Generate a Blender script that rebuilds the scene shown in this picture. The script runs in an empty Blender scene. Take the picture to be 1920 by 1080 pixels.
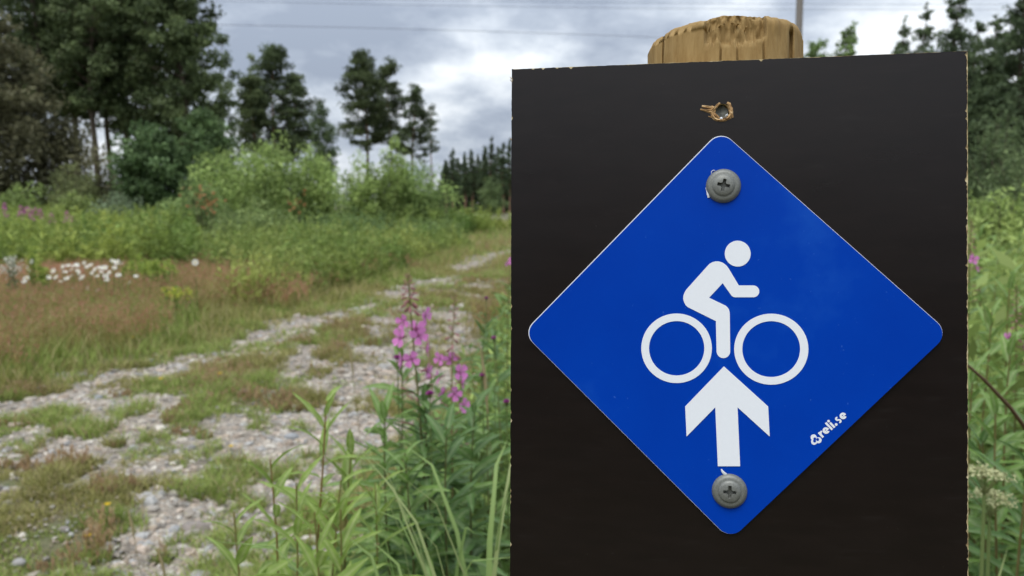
import bpy, bmesh, math, random
import numpy as np
from mathutils import Vector, Matrix

# ------------------------------------------------------------------ camera
SC = bpy.context.scene
COL = SC.collection
R = math.radians
F = 1547.0                       # focal length in photo pixels (1920 wide)
HOR = 385.0                      # horizon row
CAMH = 1.2
PITCH = math.atan((540 - HOR) / F)
cam_data = bpy.data.cameras.new('camera')
cam = bpy.data.objects.new('camera', cam_data)
COL.objects.link(cam)
cam.location = (0, 0, CAMH)
cam.rotation_euler = (math.pi / 2 - PITCH, 0, 0)
cam_data.sensor_width = 36.0
cam_data.lens = 36.0 * F / 1920.0
cam_data.clip_start = 0.02
cam_data.clip_end = 6000
cam_data.dof.use_dof = True
cam_data.dof.focus_distance = 0.312
cam_data.dof.aperture_fstop = 20.0       # a phone lens: 1.45 mm wide opening
SC.camera = cam

# ------------------------------------------------------------------ sky, sun, exposure
SUN_EL, SUN_AZ = R(63), R(205)           # high, behind the left shoulder, through cloud
world = bpy.data.worlds.new('World')
SC.world = world
world.use_nodes = True
nt = world.node_tree
nt.nodes.clear()
def wn(t, **k):
    n = nt.nodes.new(t)
    for a, b in k.items():
        setattr(n, a, b)
    return n
wout = wn('ShaderNodeOutputWorld')
bg = wn('ShaderNodeBackground')
sky = wn('ShaderNodeTexSky', sky_type='NISHITA', sun_disc=False, sun_elevation=SUN_EL, sun_rotation=SUN_AZ)
sky.air_density = 1.2
sky.dust_density = 2.0
tc = wn('ShaderNodeTexCoord')
sep = wn('ShaderNodeSeparateXYZ')
nt.links.new(tc.outputs['Generated'], sep.inputs[0])
def wmath(op, a, b=None, clamp=False):
    n = wn('ShaderNodeMath', operation=op, use_clamp=clamp)
    for i, v in enumerate((a, b)):
        if v is None: continue
        if isinstance(v, (int, float)): n.inputs[i].default_value = v
        else: nt.links.new(v, n.inputs[i])
    return n.outputs[0]
zz = wmath('ADD', wmath('MAXIMUM', sep.outputs[2], 0.0), 0.30)
cx = wmath('DIVIDE', sep.outputs[0], zz)
cy = wmath('DIVIDE', sep.outputs[1], zz)
comb = wn('ShaderNodeCombineXYZ')
nt.links.new(cx, comb.inputs[0]); nt.links.new(cy, comb.inputs[1]); comb.inputs[2].default_value = 6.6
n1 = wn('ShaderNodeTexNoise'); n1.inputs['Scale'].default_value = 0.95; n1.inputs['Detail'].default_value = 8; n1.inputs['Roughness'].default_value = 0.52
n1.inputs['Distortion'].default_value = 0.25
nt.links.new(comb.outputs[0], n1.inputs['Vector'])
n2 = wn('ShaderNodeTexNoise'); n2.inputs['Scale'].default_value = 3.4; n2.inputs['Detail'].default_value = 7; n2.inputs['Roughness'].default_value = 0.60
nt.links.new(comb.outputs[0], n2.inputs['Vector'])
mixn = wmath('ADD', wmath('MULTIPLY', n1.outputs['Fac'], 0.52), wmath('MULTIPLY', n2.outputs['Fac'], 0.48))
ramp = wn('ShaderNodeValToRGB')
cr = ramp.color_ramp
cr.elements[0].position = 0.385; cr.elements[0].color = (0.142, 0.166, 0.208, 1)
cr.elements[1].position = 0.575; cr.elements[1].color = (0.385, 0.405, 0.425, 1)
e = cr.elements.new(0.45); e.color = (0.190, 0.216, 0.258, 1)
e = cr.elements.new(0.505); e.color = (0.265, 0.292, 0.328, 1)
nt.links.new(mixn, ramp.inputs[0])
skys = wn('ShaderNodeMix', data_type='RGBA', blend_type='MULTIPLY')
skys.inputs[0].default_value = 1.0
nt.links.new(sky.outputs[0], skys.inputs[6]); skys.inputs[7].default_value = (0.10, 0.10, 0.10, 1)
cov = wn('ShaderNodeMapRange'); cov.inputs[1].default_value = 0.10; cov.inputs[2].default_value = 0.24
nt.links.new(mixn, cov.inputs[0])
mx = wn('ShaderNodeMix', data_type='RGBA')
nt.links.new(cov.outputs[0], mx.inputs[0]); nt.links.new(skys.outputs[2], mx.inputs[6]); nt.links.new(ramp.outputs[0], mx.inputs[7])
# an overcast sky grows brighter towards the zenith (CIE overcast distribution, softened)
ovc = wmath('ADD', wmath('MULTIPLY', wmath('MAXIMUM', sep.outputs[2], 0.0), 1.6), 0.88)
om = wn('ShaderNodeMix', data_type='RGBA', blend_type='MULTIPLY'); om.inputs[0].default_value = 1.0
nt.links.new(mx.outputs[2], om.inputs[6]); nt.links.new(ovc, om.inputs[7])
nt.links.new(om.outputs[2], bg.inputs[0])
bg.inputs[1].default_value = 1.58
nt.links.new(bg.outputs[0], wout.inputs[0])

sun_d = bpy.data.lights.new('sun', 'SUN')
sun_d.energy = 1.5
sun_d.angle = R(35)
sun_d.color = (1.0, 0.965, 0.91)
sun = bpy.data.objects.new('sun', sun_d)
COL.objects.link(sun)
sun.location = (-10, -20, 40)
# sun_rotation 0 = +Y, turning towards +X
sdir = Vector((math.sin(SUN_AZ) * math.cos(SUN_EL), math.cos(SUN_AZ) * math.cos(SUN_EL), math.sin(SUN_EL)))
sun.rotation_euler = (-sdir).to_track_quat('-Z', 'Y').to_euler()

SC.view_settings.view_transform = 'Standard'
SC.view_settings.look = 'None'
SC.view_settings.gamma = 1.0
SC.view_settings.use_curve_mapping = False
SC.view_settings.exposure = 0.60
SC.render.engine = 'CYCLES'
SC.cycles.use_denoising = True
SC.cycles.max_bounces = 6
SC.cycles.transparent_max_bounces = 4

# ------------------------------------------------------------------ pixel helpers
CP, SP = math.cos(PITCH), math.sin(PITCH)
def ray(px, py):
    a, b = (px - 960) / F, (py - 540) / F
    return np.array([a, CP - b * SP, -SP - b * CP])
def ground_at(px, py):
    r = ray(px, py); return r[:2] * (CAMH / -r[2])
def at(px, py, Y):
    r = ray(px, py); r = r * (Y / r[1]); return np.array([r[0], r[1], r[2] + CAMH])

# ------------------------------------------------------------------ mesh helpers
def mesh_np(name, verts, faces, smooth=False, col=None):
    """verts (N,3); faces: (M,k) int array or a list of such arrays"""
    me = bpy.data.meshes.new(name)
    verts = np.asarray(verts, dtype=np.float32)
    fl = faces if isinstance(faces, list) else [faces]
    fl = [np.asarray(f, dtype=np.int32) for f in fl if len(f)]
    me.vertices.add(len(verts)); me.vertices.foreach_set('co', verts.ravel())
    loops = np.concatenate([f.ravel() for f in fl])
    sizes = np.concatenate([np.full(len(f), f.shape[1], np.int32) for f in fl])
    starts = np.concatenate([[0], np.cumsum(sizes)[:-1]]).astype(np.int32)
    me.loops.add(len(loops)); me.loops.foreach_set('vertex_index', loops)
    me.polygons.add(len(sizes)); me.polygons.foreach_set('loop_start', starts); me.polygons.foreach_set('loop_total', sizes)
    me.polygons.foreach_set('use_smooth', np.full(len(sizes), bool(smooth)))
    me.update(calc_edges=True)
    if col is not None:
        a = me.attributes.new('col', 'FLOAT_COLOR', 'POINT')
        c = np.ones((len(verts), 4), np.float32); c[:, :3] = np.clip(col, 0.001, 0.95)
        a.data.foreach_set('color', c.ravel())
    me.validate()
    return me
def link(name, me, mat=None, parent=None, loc=None):
    o = bpy.data.objects.new(name, me)
    COL.objects.link(o)
    if mat is not None and me is not None and not len(me.materials): me.materials.append(mat)
    if parent is not None: o.parent = parent
    if loc is not None: o.location = loc
    return o
def empty(name, loc, label=None, cat=None, group=None, kind=None):
    o = bpy.data.objects.new(name, None)
    COL.objects.link(o); o.location = loc; o.empty_display_size = 0.1
    tag(o, label, cat, group, kind)
    return o
def tag(o, label=None, cat=None, group=None, kind=None):
    if label: o['label'] = label
    if cat: o['category'] = cat
    if group: o['group'] = group
    if kind: o['kind'] = kind
    return o
class MB:
    """collects arrays for one mesh"""
    def __init__(s): s.v = []; s.f = {}; s.c = []; s.n = 0
    def add(s, v, f, c=None):
        v = np.asarray(v, float).reshape(-1, 3); f = np.asarray(f, int)
        s.v.append(v); s.f.setdefault(f.shape[1], []).append(f + s.n)
        if c is None: c = (0.5, 0.5, 0.5)
        c = np.asarray(c, float)
        s.c.append(np.broadcast_to(c, v.shape).copy()); s.n += len(v)
    def mesh(s, name, smooth=False):
        return mesh_np(name, np.concatenate(s.v), [np.concatenate(x) for x in s.f.values()], smooth, np.concatenate(s.c))
def tube(path, rad, sides=6, cap=True):
    path = np.asarray(path, float); rad = np.broadcast_to(np.asarray(rad, float), (len(path),))
    d = np.gradient(path, axis=0); d /= np.linalg.norm(d, axis=1)[:, None] + 1e-12
    ref = np.where(np.abs(d[:, 2:3]) > 0.9, np.array([[1., 0, 0]]), np.array([[0, 0, 1.]]))
    a = np.cross(d, ref); a /= np.linalg.norm(a, axis=1)[:, None]
    b = np.cross(d, a)
    th = np.arange(sides) / sides * 2 * math.pi
    v = path[:, None, :] + rad[:, None, None] * (np.cos(th)[None, :, None] * a[:, None, :] + np.sin(th)[None, :, None] * b[:, None, :])
    n = len(path); i = np.arange(n - 1)[:, None] * sides; j = np.arange(sides)[None, :]; k = (j + 1) % sides
    f = np.stack([i + j, i + k, i + sides + k, i + sides + j], -1).reshape(-1, 4)
    return v.reshape(-1, 3), f
rng = np.random.default_rng(11)
random.seed(5)
_g = np.random.default_rng(3).random((256, 256))
def vnoise(x, y, s=1.0, seed=0):
    x = np.asarray(x, float) * s + seed * 17.31 + 500; y = np.asarray(y, float) * s + seed * 9.7 + 500
    xi = np.floor(x).astype(int); yi = np.floor(y).astype(int); fx = x - xi; fy = y - yi
    fx = fx * fx * (3 - 2 * fx); fy = fy * fy * (3 - 2 * fy)
    g = lambda a, b: _g[a % 256, b % 256]
    return (g(xi, yi) * (1 - fx) + g(xi + 1, yi) * fx) * (1 - fy) + (g(xi, yi + 1) * (1 - fx) + g(xi + 1, yi + 1) * fx) * fy
def fbm(x, y, s=1.0, seed=0, o=4):
    t = 0; a = 0.5; tot = 0
    for i in range(o):
        t = t + a * vnoise(x, y, s * 2 ** i, seed + i * 3); tot += a; a *= 0.55
    return t / tot

# ------------------------------------------------------------------ materials
def mat(name):
    m = bpy.data.materials.new(name); m.use_nodes = True
    return m, m.node_tree.nodes, m.node_tree.links, m.node_tree.nodes['Principled BSDF']
def noise_node(N, L, scale, detail=4, coord='Object', stretch=None, rough=0.5):
    t = N.new('ShaderNodeTexCoord'); n = N.new('ShaderNodeTexNoise')
    n.inputs['Scale'].default_value = scale; n.inputs['Detail'].default_value = detail; n.inputs['Roughness'].default_value = rough
    if stretch:
        mp = N.new('ShaderNodeMapping'); mp.inputs['Scale'].default_value = stretch
        L.new(t.outputs[coord], mp.inputs[0]); L.new(mp.outputs[0], n.inputs['Vector'])
    else: L.new(t.outputs[coord], n.inputs['Vector'])
    return n
def ramp_node(N, L, fac, stops):
    r = N.new('ShaderNodeValToRGB'); el = r.color_ramp.elements
    el[0].position, el[0].color = stops[0][0], (*stops[0][1], 1)
    el[1].position, el[1].color = stops[-1][0], (*stops[-1][1], 1)
    for p, c in stops[1:-1]:
        x = el.new(p); x.color = (*c, 1)
    L.new(fac, r.inputs[0]); return r
def bump(N, L, h, bsdf, strength, dist):
    b = N.new('ShaderNodeBump'); b.inputs['Strength'].default_value = strength; b.inputs['Distance'].default_value = dist
    L.new(h, b.inputs['Height']); L.new(b.outputs[0], bsdf.inputs['Normal'])

def foliage_mat(name, trans=0.35, rough=0.55, spec=0.25, var_scale=9.0, gain=1.0):
    m, N, L, b = mat(name)
    a = N.new('ShaderNodeAttribute'); a.attribute_name = 'col'
    n = noise_node(N, L, var_scale, 2)
    mr = N.new('ShaderNodeMapRange'); mr.inputs[3].default_value = 0.78 * gain; mr.inputs[4].default_value = 1.22 * gain
    L.new(n.outputs['Fac'], mr.inputs[0])
    mul = N.new('ShaderNodeMix'); mul.data_type = 'RGBA'; mul.blend_type = 'MULTIPLY'; mul.inputs[0].default_value = 1
    L.new(a.outputs['Color'], mul.inputs[6]); L.new(mr.outputs[0], mul.inputs[7])
    L.new(mul.outputs[2], b.inputs['Base Color'])
    b.inputs['Roughness'].default_value = rough; b.inputs['Specular IOR Level'].default_value = spec
    if trans:
        t = N.new('ShaderNodeBsdfTranslucent'); L.new(mul.outputs[2], t.inputs[0])
        mx = N.new('ShaderNodeMixShader'); mx.inputs[0].default_value = trans
        L.new(b.outputs[0], mx.inputs[1]); L.new(t.outputs[0], mx.inputs[2])
        L.new(mx.outputs[0], N['Material Output'].inputs[0])
    return m
M_LEAF = foliage_mat('leaf', 0.40, 0.5, 0.3, 7, 1.3)
M_TREE = foliage_mat('tree_foliage', 0.36, 0.6, 0.2, 1.2, 1.72)
M_GRASS = foliage_mat('grass', 0.38, 0.6, 0.2, 6, 1.5)
M_PETAL = foliage_mat('petal', 0.35, 0.6, 0.15, 80)
M_BARK = foliage_mat('bark', 0, 0.9, 0.1, 7)

m, N, L, b = mat('brown_board_film'); M_FILM = m
n = noise_node(N, L, 90, 5, 'Object', (0.25, 3, 3))
r = ramp_node(N, L, n.outputs['Fac'], [(0.3, (0.0060, 0.0034, 0.0028)), (0.7, (0.0082, 0.0048, 0.0040))])
sc1 = noise_node(N, L, 900, 3, 'Object', (1, 1, 1))                     # dust specks
sc2 = noise_node(N, L, 240, 3, 'Object', (0.06, 1.5, 1.5))              # fine horizontal rubbing
k1 = N.new('ShaderNodeMapRange'); k1.inputs[1].default_value = 0.74; k1.inputs[2].default_value = 0.80; L.new(sc1.outputs['Fac'], k1.inputs[0])
k2 = N.new('ShaderNodeMapRange'); k2.inputs[1].default_value = 0.60; k2.inputs[2].default_value = 0.80; k2.inputs[4].default_value = 0.12; L.new(sc2.outputs['Fac'], k2.inputs[0])
ks = N.new('ShaderNodeMath'); ks.operation = 'MAXIMUM'; L.new(k1.outputs[0], ks.inputs[0]); L.new(k2.outputs[0], ks.inputs[1])
mw = N.new('ShaderNodeMix'); mw.data_type = 'RGBA'; L.new(ks.outputs[0], mw.inputs[0]); L.new(r.outputs[0], mw.inputs[6]); mw.inputs[7].default_value = (0.035, 0.031, 0.030, 1)
L.new(mw.outputs[2], b.inputs['Base Color'])
n2_ = noise_node(N, L, 1400, 2, 'Object')
n3_ = noise_node(N, L, 30, 4, 'Object', (0.4, 2.5, 2.5))
mr = N.new('ShaderNodeMapRange'); mr.inputs[3].default_value = 0.24; mr.inputs[4].default_value = 0.36
L.new(n3_.outputs['Fac'], mr.inputs[0]); L.new(mr.outputs[0], b.inputs['Roughness'])
b.inputs['Specular IOR Level'].default_value = 0.34
bump(N, L, n2_.outputs['Fac'], b, 0.08, 0.0001)

m, N, L, b = mat('plywood_core'); M_PLY = m
n = noise_node(N, L, 500, 4, 'Object')
r = ramp_node(N, L, n.outputs['Fac'], [(0.3, (0.20, 0.13, 0.06)), (0.5, (0.48, 0.38, 0.20)), (0.7, (0.66, 0.56, 0.36))])
L.new(r.outputs[0], b.inputs['Base Color']); b.inputs['Roughness'].default_value = 0.85
bump(N, L, n.outputs['Fac'], b, 0.8, 0.0006)

m, N, L, b = mat('splintered_wood'); M_SPLINT = m
n = noise_node(N, L, 300, 4, 'Object', (0.4, 3, 3))
r = ramp_node(N, L, n.outputs['Fac'], [(0.3, (0.16, 0.075, 0.025)), (0.5, (0.44, 0.27, 0.12)), (0.72, (0.62, 0.45, 0.25))])
L.new(r.outputs[0], b.inputs['Base Color']); b.inputs['Roughness'].default_value = 0.9

m, N, L, b = mat('post_wood'); M_POST = m
n = noise_node(N, L, 110, 6, 'Object', (3, 3, 0.5), 0.65)
r = ramp_node(N, L, n.outputs['Fac'], [(0.25, (0.19, 0.11, 0.04)), (0.45, (0.265, 0.175, 0.070)), (0.78, (0.35, 0.245, 0.110))])
n4 = noise_node(N, L, 26, 3, 'Object')
r2 = ramp_node(N, L, n4.outputs['Fac'], [(0.35, (1.0, 0.9, 0.75)), (0.65, (1.0, 1.0, 1.0))])
mul = N.new('ShaderNodeMix'); mul.data_type = 'RGBA'; mul.blend_type = 'MULTIPLY'; mul.inputs[0].default_value = 1
L.new(r.outputs[0], mul.inputs[6]); L.new(r2.outputs[0], mul.inputs[7]); L.new(mul.outputs[2], b.inputs['Base Color'])
b.inputs['Roughness'].default_value = 0.85; b.inputs['Specular IOR Level'].default_value = 0.2
bump(N, L, n.outputs['Fac'], b, 0.6, 0.0012)

m, N, L, b = mat('blue_sign_face'); M_BLUE = m
n = noise_node(N, L, 22, 6, 'Object', None, 0.6)
r = ramp_node(N, L, n.outputs['Fac'], [(0.35, (0.0, 0.037, 0.345)), (0.58, (0.0, 0.041, 0.365)), (0.72, (0.004, 0.060, 0.40))])  # faint lighter smudges: the plate's soft sheen put into the blue
spk = noise_node(N, L, 620, 2, 'Object')                                # pale specks of dust and wear
k1 = N.new('ShaderNodeMapRange'); k1.inputs[1].default_value = 0.72; k1.inputs[2].default_value = 0.82; k1.inputs[4].default_value = 0.55; L.new(spk.outputs['Fac'], k1.inputs[0])
mw = N.new('ShaderNodeMix'); mw.data_type = 'RGBA'; L.new(k1.outputs[0], mw.inputs[0]); L.new(r.outputs[0], mw.inputs[6]); mw.inputs[7].default_value = (0.05, 0.15, 0.55, 1)
L.new(mw.outputs[2], b.inputs['Base Color']); b.inputs['Roughness'].default_value = 0.32; b.inputs['Specular IOR Level'].default_value = 0.09
n2_ = noise_node(N, L, 1800, 2, 'Object'); bump(N, L, n2_.outputs['Fac'], b, 0.12, 0.0001)

m, N, L, b = mat('white_print'); M_WHITE = m
n = noise_node(N, L, 900, 2, 'Object')
r = ramp_node(N, L, n.outputs['Fac'], [(0.3, (0.73, 0.755, 0.80)), (0.7, (0.745, 0.77, 0.815))])
L.new(r.outputs[0], b.inputs['Base Color']); b.inputs['Roughness'].default_value = 0.45; b.inputs['Specular IOR Level'].default_value = 0.3

m, N, L, b = mat('screw_metal'); M_SCREW = m
n = noise_node(N, L, 1500, 3, 'Object')
r = ramp_node(N, L, n.outputs['Fac'], [(0.3, (0.145, 0.15, 0.138)), (0.7, (0.20, 0.205, 0.19))])
L.new(r.outputs[0], b.inputs['Base Color']); b.inputs['Roughness'].default_value = 0.5; b.inputs['Metallic'].default_value = 0.35
bump(N, L, n.outputs['Fac'], b, 0.15, 0.0001)

m, N, L, b = mat('old_bolt'); M_BOLT = m
n = noise_node(N, L, 700, 3, 'Object')
r = ramp_node(N, L, n.outputs['Fac'], [(0.3, (0.06, 0.065, 0.055)), (0.7, (0.17, 0.18, 0.16))])
L.new(r.outputs[0], b.inputs['Base Color']); b.inputs['Roughness'].default_value = 0.6

def rock_mat(name, use_attr):
    m, N, L, b = mat(name)
    n = noise_node(N, L, 18 if not use_attr else 40, 4, 'Object', None, 0.65)
    mr = N.new('ShaderNodeMapRange'); mr.inputs[1].default_value = 0.3; mr.inputs[2].default_value = 0.7; mr.inputs[3].default_value = 0.7; mr.inputs[4].default_value = 1.2
    L.new(n.outputs['Fac'], mr.inputs[0])
    if use_attr:
        a = N.new('ShaderNodeAttribute'); a.attribute_name = 'col'; src = a.outputs['Color']
    else:
        oi = N.new('ShaderNodeObjectInfo')
        rr = ramp_node(N, L, oi.outputs['Random'], [(0.0, (0.20, 0.19, 0.18)), (0.25, (0.33, 0.27, 0.23)), (0.45, (0.30, 0.31, 0.32)), (0.65, (0.42, 0.36, 0.30)), (0.85, (0.34, 0.33, 0.31)), (1.0, (0.46, 0.43, 0.40))])
        src = rr.outputs[0]
    mul = N.new('ShaderNodeMix'); mul.data_type = 'RGBA'; mul.blend_type = 'MULTIPLY'; mul.inputs[0].default_value = 1
    L.new(src, mul.inputs[6]); L.new(mr.outputs[0], mul.inputs[7]); L.new(mul.outputs[2], b.inputs['Base Color'])
    b.inputs['Roughness'].default_value = 0.9; b.inputs['Specular IOR Level'].default_value = 0.2
    bump(N, L, n.outputs['Fac'], b, 0.5, 0.01)
    return m
M_ROCK = rock_mat('field_stone', False)
M_GRAVEL = rock_mat('gravel_stone', True)

m, N, L, b = mat('gravel_ground'); M_TRACK = m
tcn = N.new('ShaderNodeTexCoord')
vo = N.new('ShaderNodeTexVoronoi'); vo.inputs['Scale'].default_value = 38; L.new(tcn.outputs['Object'], vo.inputs['Vector'])
n = noise_node(N, L, 2.4, 6, 'Object', None, 0.6)
r = ramp_node(N, L, n.outputs['Fac'], [(0.3, (0.14, 0.115, 0.085)), (0.5, (0.25, 0.215, 0.175)), (0.7, (0.33, 0.29, 0.25))])
sepv = N.new('ShaderNodeSeparateColor'); L.new(vo.outputs['Color'], sepv.inputs[0])
mr = N.new('ShaderNodeMapRange'); mr.inputs[3].default_value = 0.6; mr.inputs[4].default_value = 1.35
L.new(sepv.outputs[0], mr.inputs[0])
mul = N.new('ShaderNodeMix'); mul.data_type = 'RGBA'; mul.blend_type = 'MULTIPLY'; mul.inputs[0].default_value = 1
L.new(r.outputs[0], mul.inputs[6]); L.new(mr.outputs[0], mul.inputs[7]); L.new(mul.outputs[2], b.inputs['Base Color'])
b.inputs['Roughness'].default_value = 0.95
bump(N, L, vo.outputs['Distance'], b, 0.7, 0.02)

m, N, L, b = mat('soil_and_moss'); M_SOIL = m
n = noise_node(N, L, 1.7, 8, 'Object', None, 0.65)
r = ramp_node(N, L, n.outputs['Fac'], [(0.3, (0.055, 0.07, 0.025)), (0.45, (0.10, 0.105, 0.045)), (0.55, (0.12, 0.10, 0.055)), (0.7, (0.17, 0.14, 0.09))])
L.new(r.outputs[0], b.inputs['Base Color']); b.inputs['Roughness'].default_value = 0.95
n5 = noise_node(N, L, 30, 5, 'Object'); bump(N, L, n5.outputs['Fac'], b, 0.8, 0.03)

# ------------------------------------------------------------------ ground and track
RUT_L = np.array([ground_at(*p) for p in [(-500, 905), (-200, 815), (0, 762), (150, 735), (300, 688), (450, 640), (600, 598), (720, 560), (840, 516), (905, 484)]] + [(0.05, 23.0), (2.2, 31.0), (6.5, 40.0), (14, 52)])
RUT_R = np.array([ground_at(*p) for p in [(-60, 1290), (120, 1120), (300, 1000), (450, 905), (600, 800), (720, 705), (820, 630), (900, 580), (955, 548)]] + [(1.0, 16.5), (2.0, 22.5), (4.2, 29.5), (8.3, 38.0), (15.5, 50)])
def dist_poly(x, y, P):
    d = np.full(np.shape(x), 1e9)
    for a, b_ in zip(P[:-1], P[1:]):
        ab = b_ - a; t = np.clip(((x - a[0]) * ab[0] + (y - a[1]) * ab[1]) / (ab @ ab), 0, 1)
        d = np.minimum(d, np.hypot(x - a[0] - t * ab[0], y - a[1] - t * ab[1]))
    return d
def rut_x(y, P):
    return np.interp(y, P[:, 1], P[:, 0])
def gz(x, y):
    x = np.asarray(x, float); y = np.asarray(y, float)
    near = np.clip((60 - np.hypot(x, y)) / 40, 0, 1)
    z = (fbm(x, y, 0.5, 2) - 0.5) * 0.12 * near + (fbm(x, y, 2.2, 5) - 0.5) * 0.05 * near
    dl = np.minimum(dist_poly(x, y, RUT_L), dist_poly(x, y, RUT_R))
    z = z - 0.045 * np.exp(-(dl / 0.45) ** 2)
    left = rut_x(y, RUT_L) - x
    z = z + 0.14 * np.clip((left - 0.8) / 2.5, 0, 1) * near
    return z - 0.01
def gravel_mask(x, y):
    y_ = np.asarray(y, float); dl = dist_poly(x, y, RUT_L); dr = dist_poly(x, y, RUT_R)
    nz = fbm(x, y, 1.5, 9, 4)
    wl = 0.33 + (nz - 0.5) * 0.9
    hf = (fbm(x, y, 4.2, 27, 3) - 0.5)
    wr = 0.40 + (nz - 0.5) * 1.5 + hf * 0.5
    mk = np.maximum(1 - dl / np.maximum(wl, 0.02), 1 - dr / np.maximum(wr, 0.02))
    # scattered bare patches on the strip between and on the near track
    near = np.clip((5.2 - y) / 2.5, 0, 1)
    patch = (fbm(x, y, 2.6, 21, 5) - 0.53 + 0.075 * np.clip((4.8 - np.asarray(y, float)) / 1.5, 0, 1)) * 5
    inner = (x > rut_x(y, RUT_L) - 0.2) & (x < rut_x(y, RUT_R) + 0.5)
    mk = np.where(inner, np.maximum(mk, patch * (0.35 + 0.65 * near)), mk)
    return mk

def axis_steps():
    near = np.arange(-14, 14.01, 0.14)
    far = 14 * 1.35 ** np.arange(1, 20)
    far = far[far < 4500]
    return np.concatenate([-far[::-1], near, far])
xs = axis_steps(); ys = np.concatenate([[-60, -20, -6, -2], np.arange(0, 34, 0.16), 34 * 1.3 ** np.arange(0, 19)])
gx, gy = np.meshgrid(xs, ys)
gv = np.stack([gx, gy, gz(gx, gy)], -1).reshape(-1, 3)
nx = len(xs); i, j = np.meshgrid(np.arange(len(ys) - 1), np.arange(nx - 1), indexing='ij')
gf = np.stack([i * nx + j, i * nx + j + 1, (i + 1) * nx + j + 1, (i + 1) * nx + j], -1).reshape(-1, 4)
ground = link('ground', mesh_np('ground', gv, gf, True), M_SOIL)
tag(ground, 'mossy soil ground under the meadow and the verge', 'ground', kind='structure')
def gz_lin(x, y):
    """height of the ground sheet as meshed (bilinear)"""
    x = np.asarray(x, float); y = np.asarray(y, float)
    ix = np.clip(np.searchsorted(xs, x) - 1, 0, nx - 2); iy = np.clip(np.searchsorted(ys, y) - 1, 0, len(ys) - 2)
    Z = gv[:, 2].reshape(len(ys), nx)
    fx = (x - xs[ix]) / (xs[ix + 1] - xs[ix]); fy = (y - ys[iy]) / (ys[iy + 1] - ys[iy])
    return (Z[iy, ix] * (1 - fx) + Z[iy, ix + 1] * fx) * (1 - fy) + (Z[iy + 1, ix] * (1 - fx) + Z[iy + 1, ix + 1] * fx) * fy

step = 0.045
tx, ty = np.arange(-6.5, 6.5, step), np.arange(1.0, 30, step)
TX, TY = np.meshgrid(tx, ty)
MK = gravel_mask(TX, TY)
TZ = gz_lin(TX, TY) + 0.006 + 0.008 * np.clip(fbm(TX, TY, 6, 31) - 0.35, 0, 1)
keep = (MK[:-1, :-1] > 0) & (MK[1:, :-1] > 0) & (MK[:-1, 1:] > 0) & (MK[1:, 1:] > 0)
ii, jj = np.nonzero(keep); ntx = len(tx)
tf = np.stack([ii * ntx + jj, ii * ntx + jj + 1, (ii + 1) * ntx + jj + 1, (ii + 1) * ntx + jj], -1)
used = np.unique(tf); remap = np.zeros(TX.size, int); remap[used] = np.arange(len(used))
tv = np.stack([TX, TY, TZ], -1).reshape(-1, 3)[used]
track = link('gravel_track', mesh_np('gravel_track', tv, remap[tf], True), M_TRACK)
tag(track, 'two worn gravel wheel ruts of the forest track', 'track', kind='structure')

# ------------------------------------------------------------------ stones and gravel
def in_view(x, y, m=60):
    px = 960 + F * x / np.maximum(y, 0.1)
    return (px > -m) & (px < 1920 + m) & (y > 1.2)
ico_v = []
ph = (1 + 5 ** .5) / 2
for s1 in (-1, 1):
    for s2 in (-1, 1):
        ico_v += [(0, s1, s2 * ph), (s1, s2 * ph, 0), (s2 * ph, 0, s1)]
ico_v = np.array(ico_v) / np.linalg.norm([1, ph])
bm = bmesh.new()
for v in ico_v: bm.verts.new(v)
bmesh.ops.convex_hull(bm, input=bm.verts[:])
bm.verts.index_update()
ICO_V = np.array([v.co[:] for v in bm.verts]); ICO_F = np.array([[v.index for v in f.verts] for f in bm.faces]); bm.free()

PALETTE = np.array([(0.36, 0.335, 0.31), (0.40, 0.345, 0.30), (0.35, 0.36, 0.38), (0.46, 0.435, 0.41), (0.24, 0.23, 0.22), (0.42, 0.365, 0.33), (0.50, 0.485, 0.465)]) * [0.93, 0.88, 0.80]
def scatter_gravel():
    nC = 170000
    y = 2.0 + 15 * rng.random(nC) ** 1.6
    x = -3.6 * (y / 5 + 0.4) + rng.random(nC) * (3.6 * (y / 5 + 0.4) + 1.2)
    mk = gravel_mask(x, y)
    k = in_view(x, y) & ((mk > rng.random(nC) * 0.75 - 0.04) | (rng.random(nC) < 0.10) & (x > rut_x(y, RUT_L) - 0.4)) & (x < np.maximum(-0.1, rut_x(y, RUT_R) + 0.6))
    x, y = x[k][:36000], y[k][:36000]
    n = len(x)
    r = np.clip(rng.lognormal(-5.2, 0.55, n), 0.003, 0.022) * (1 + y / 20)
    sc = r[:, None] * (1 + (rng.random((n, 3)) - 0.5) * [0.9, 0.9, 0.5]) * [1.15, 1.15, 0.75]
    V = ICO_V[None] * (1 + (rng.random((n, 12, 1)) - 0.5) * 0.55) * sc[:, None, :]
    a = rng.random(n) * 6.28; c, s = np.cos(a)[:, None], np.sin(a)[:, None]
    V = np.stack([V[..., 0] * c - V[..., 1] * s, V[..., 0] * s + V[..., 1] * c, V[..., 2]], -1)
    V += np.stack([x, y, gz_lin(x, y) + 0.006 + r * 0.25], -1)[:, None, :]
    Fc = ICO_F[None] + (np.arange(n) * 12)[:, None, None]
    col = PALETTE[rng.integers(0, len(PALETTE), n)] * (0.8 + 0.4 * rng.random((n, 1)))
    me = mesh_np('gravel', V.reshape(-1, 3), Fc.reshape(-1, 3), False, np.repeat(col, 12, 0))
    o = link('gravel', me, M_GRAVEL, track); o['kind'] = 'stuff'
scatter_gravel()

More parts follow.
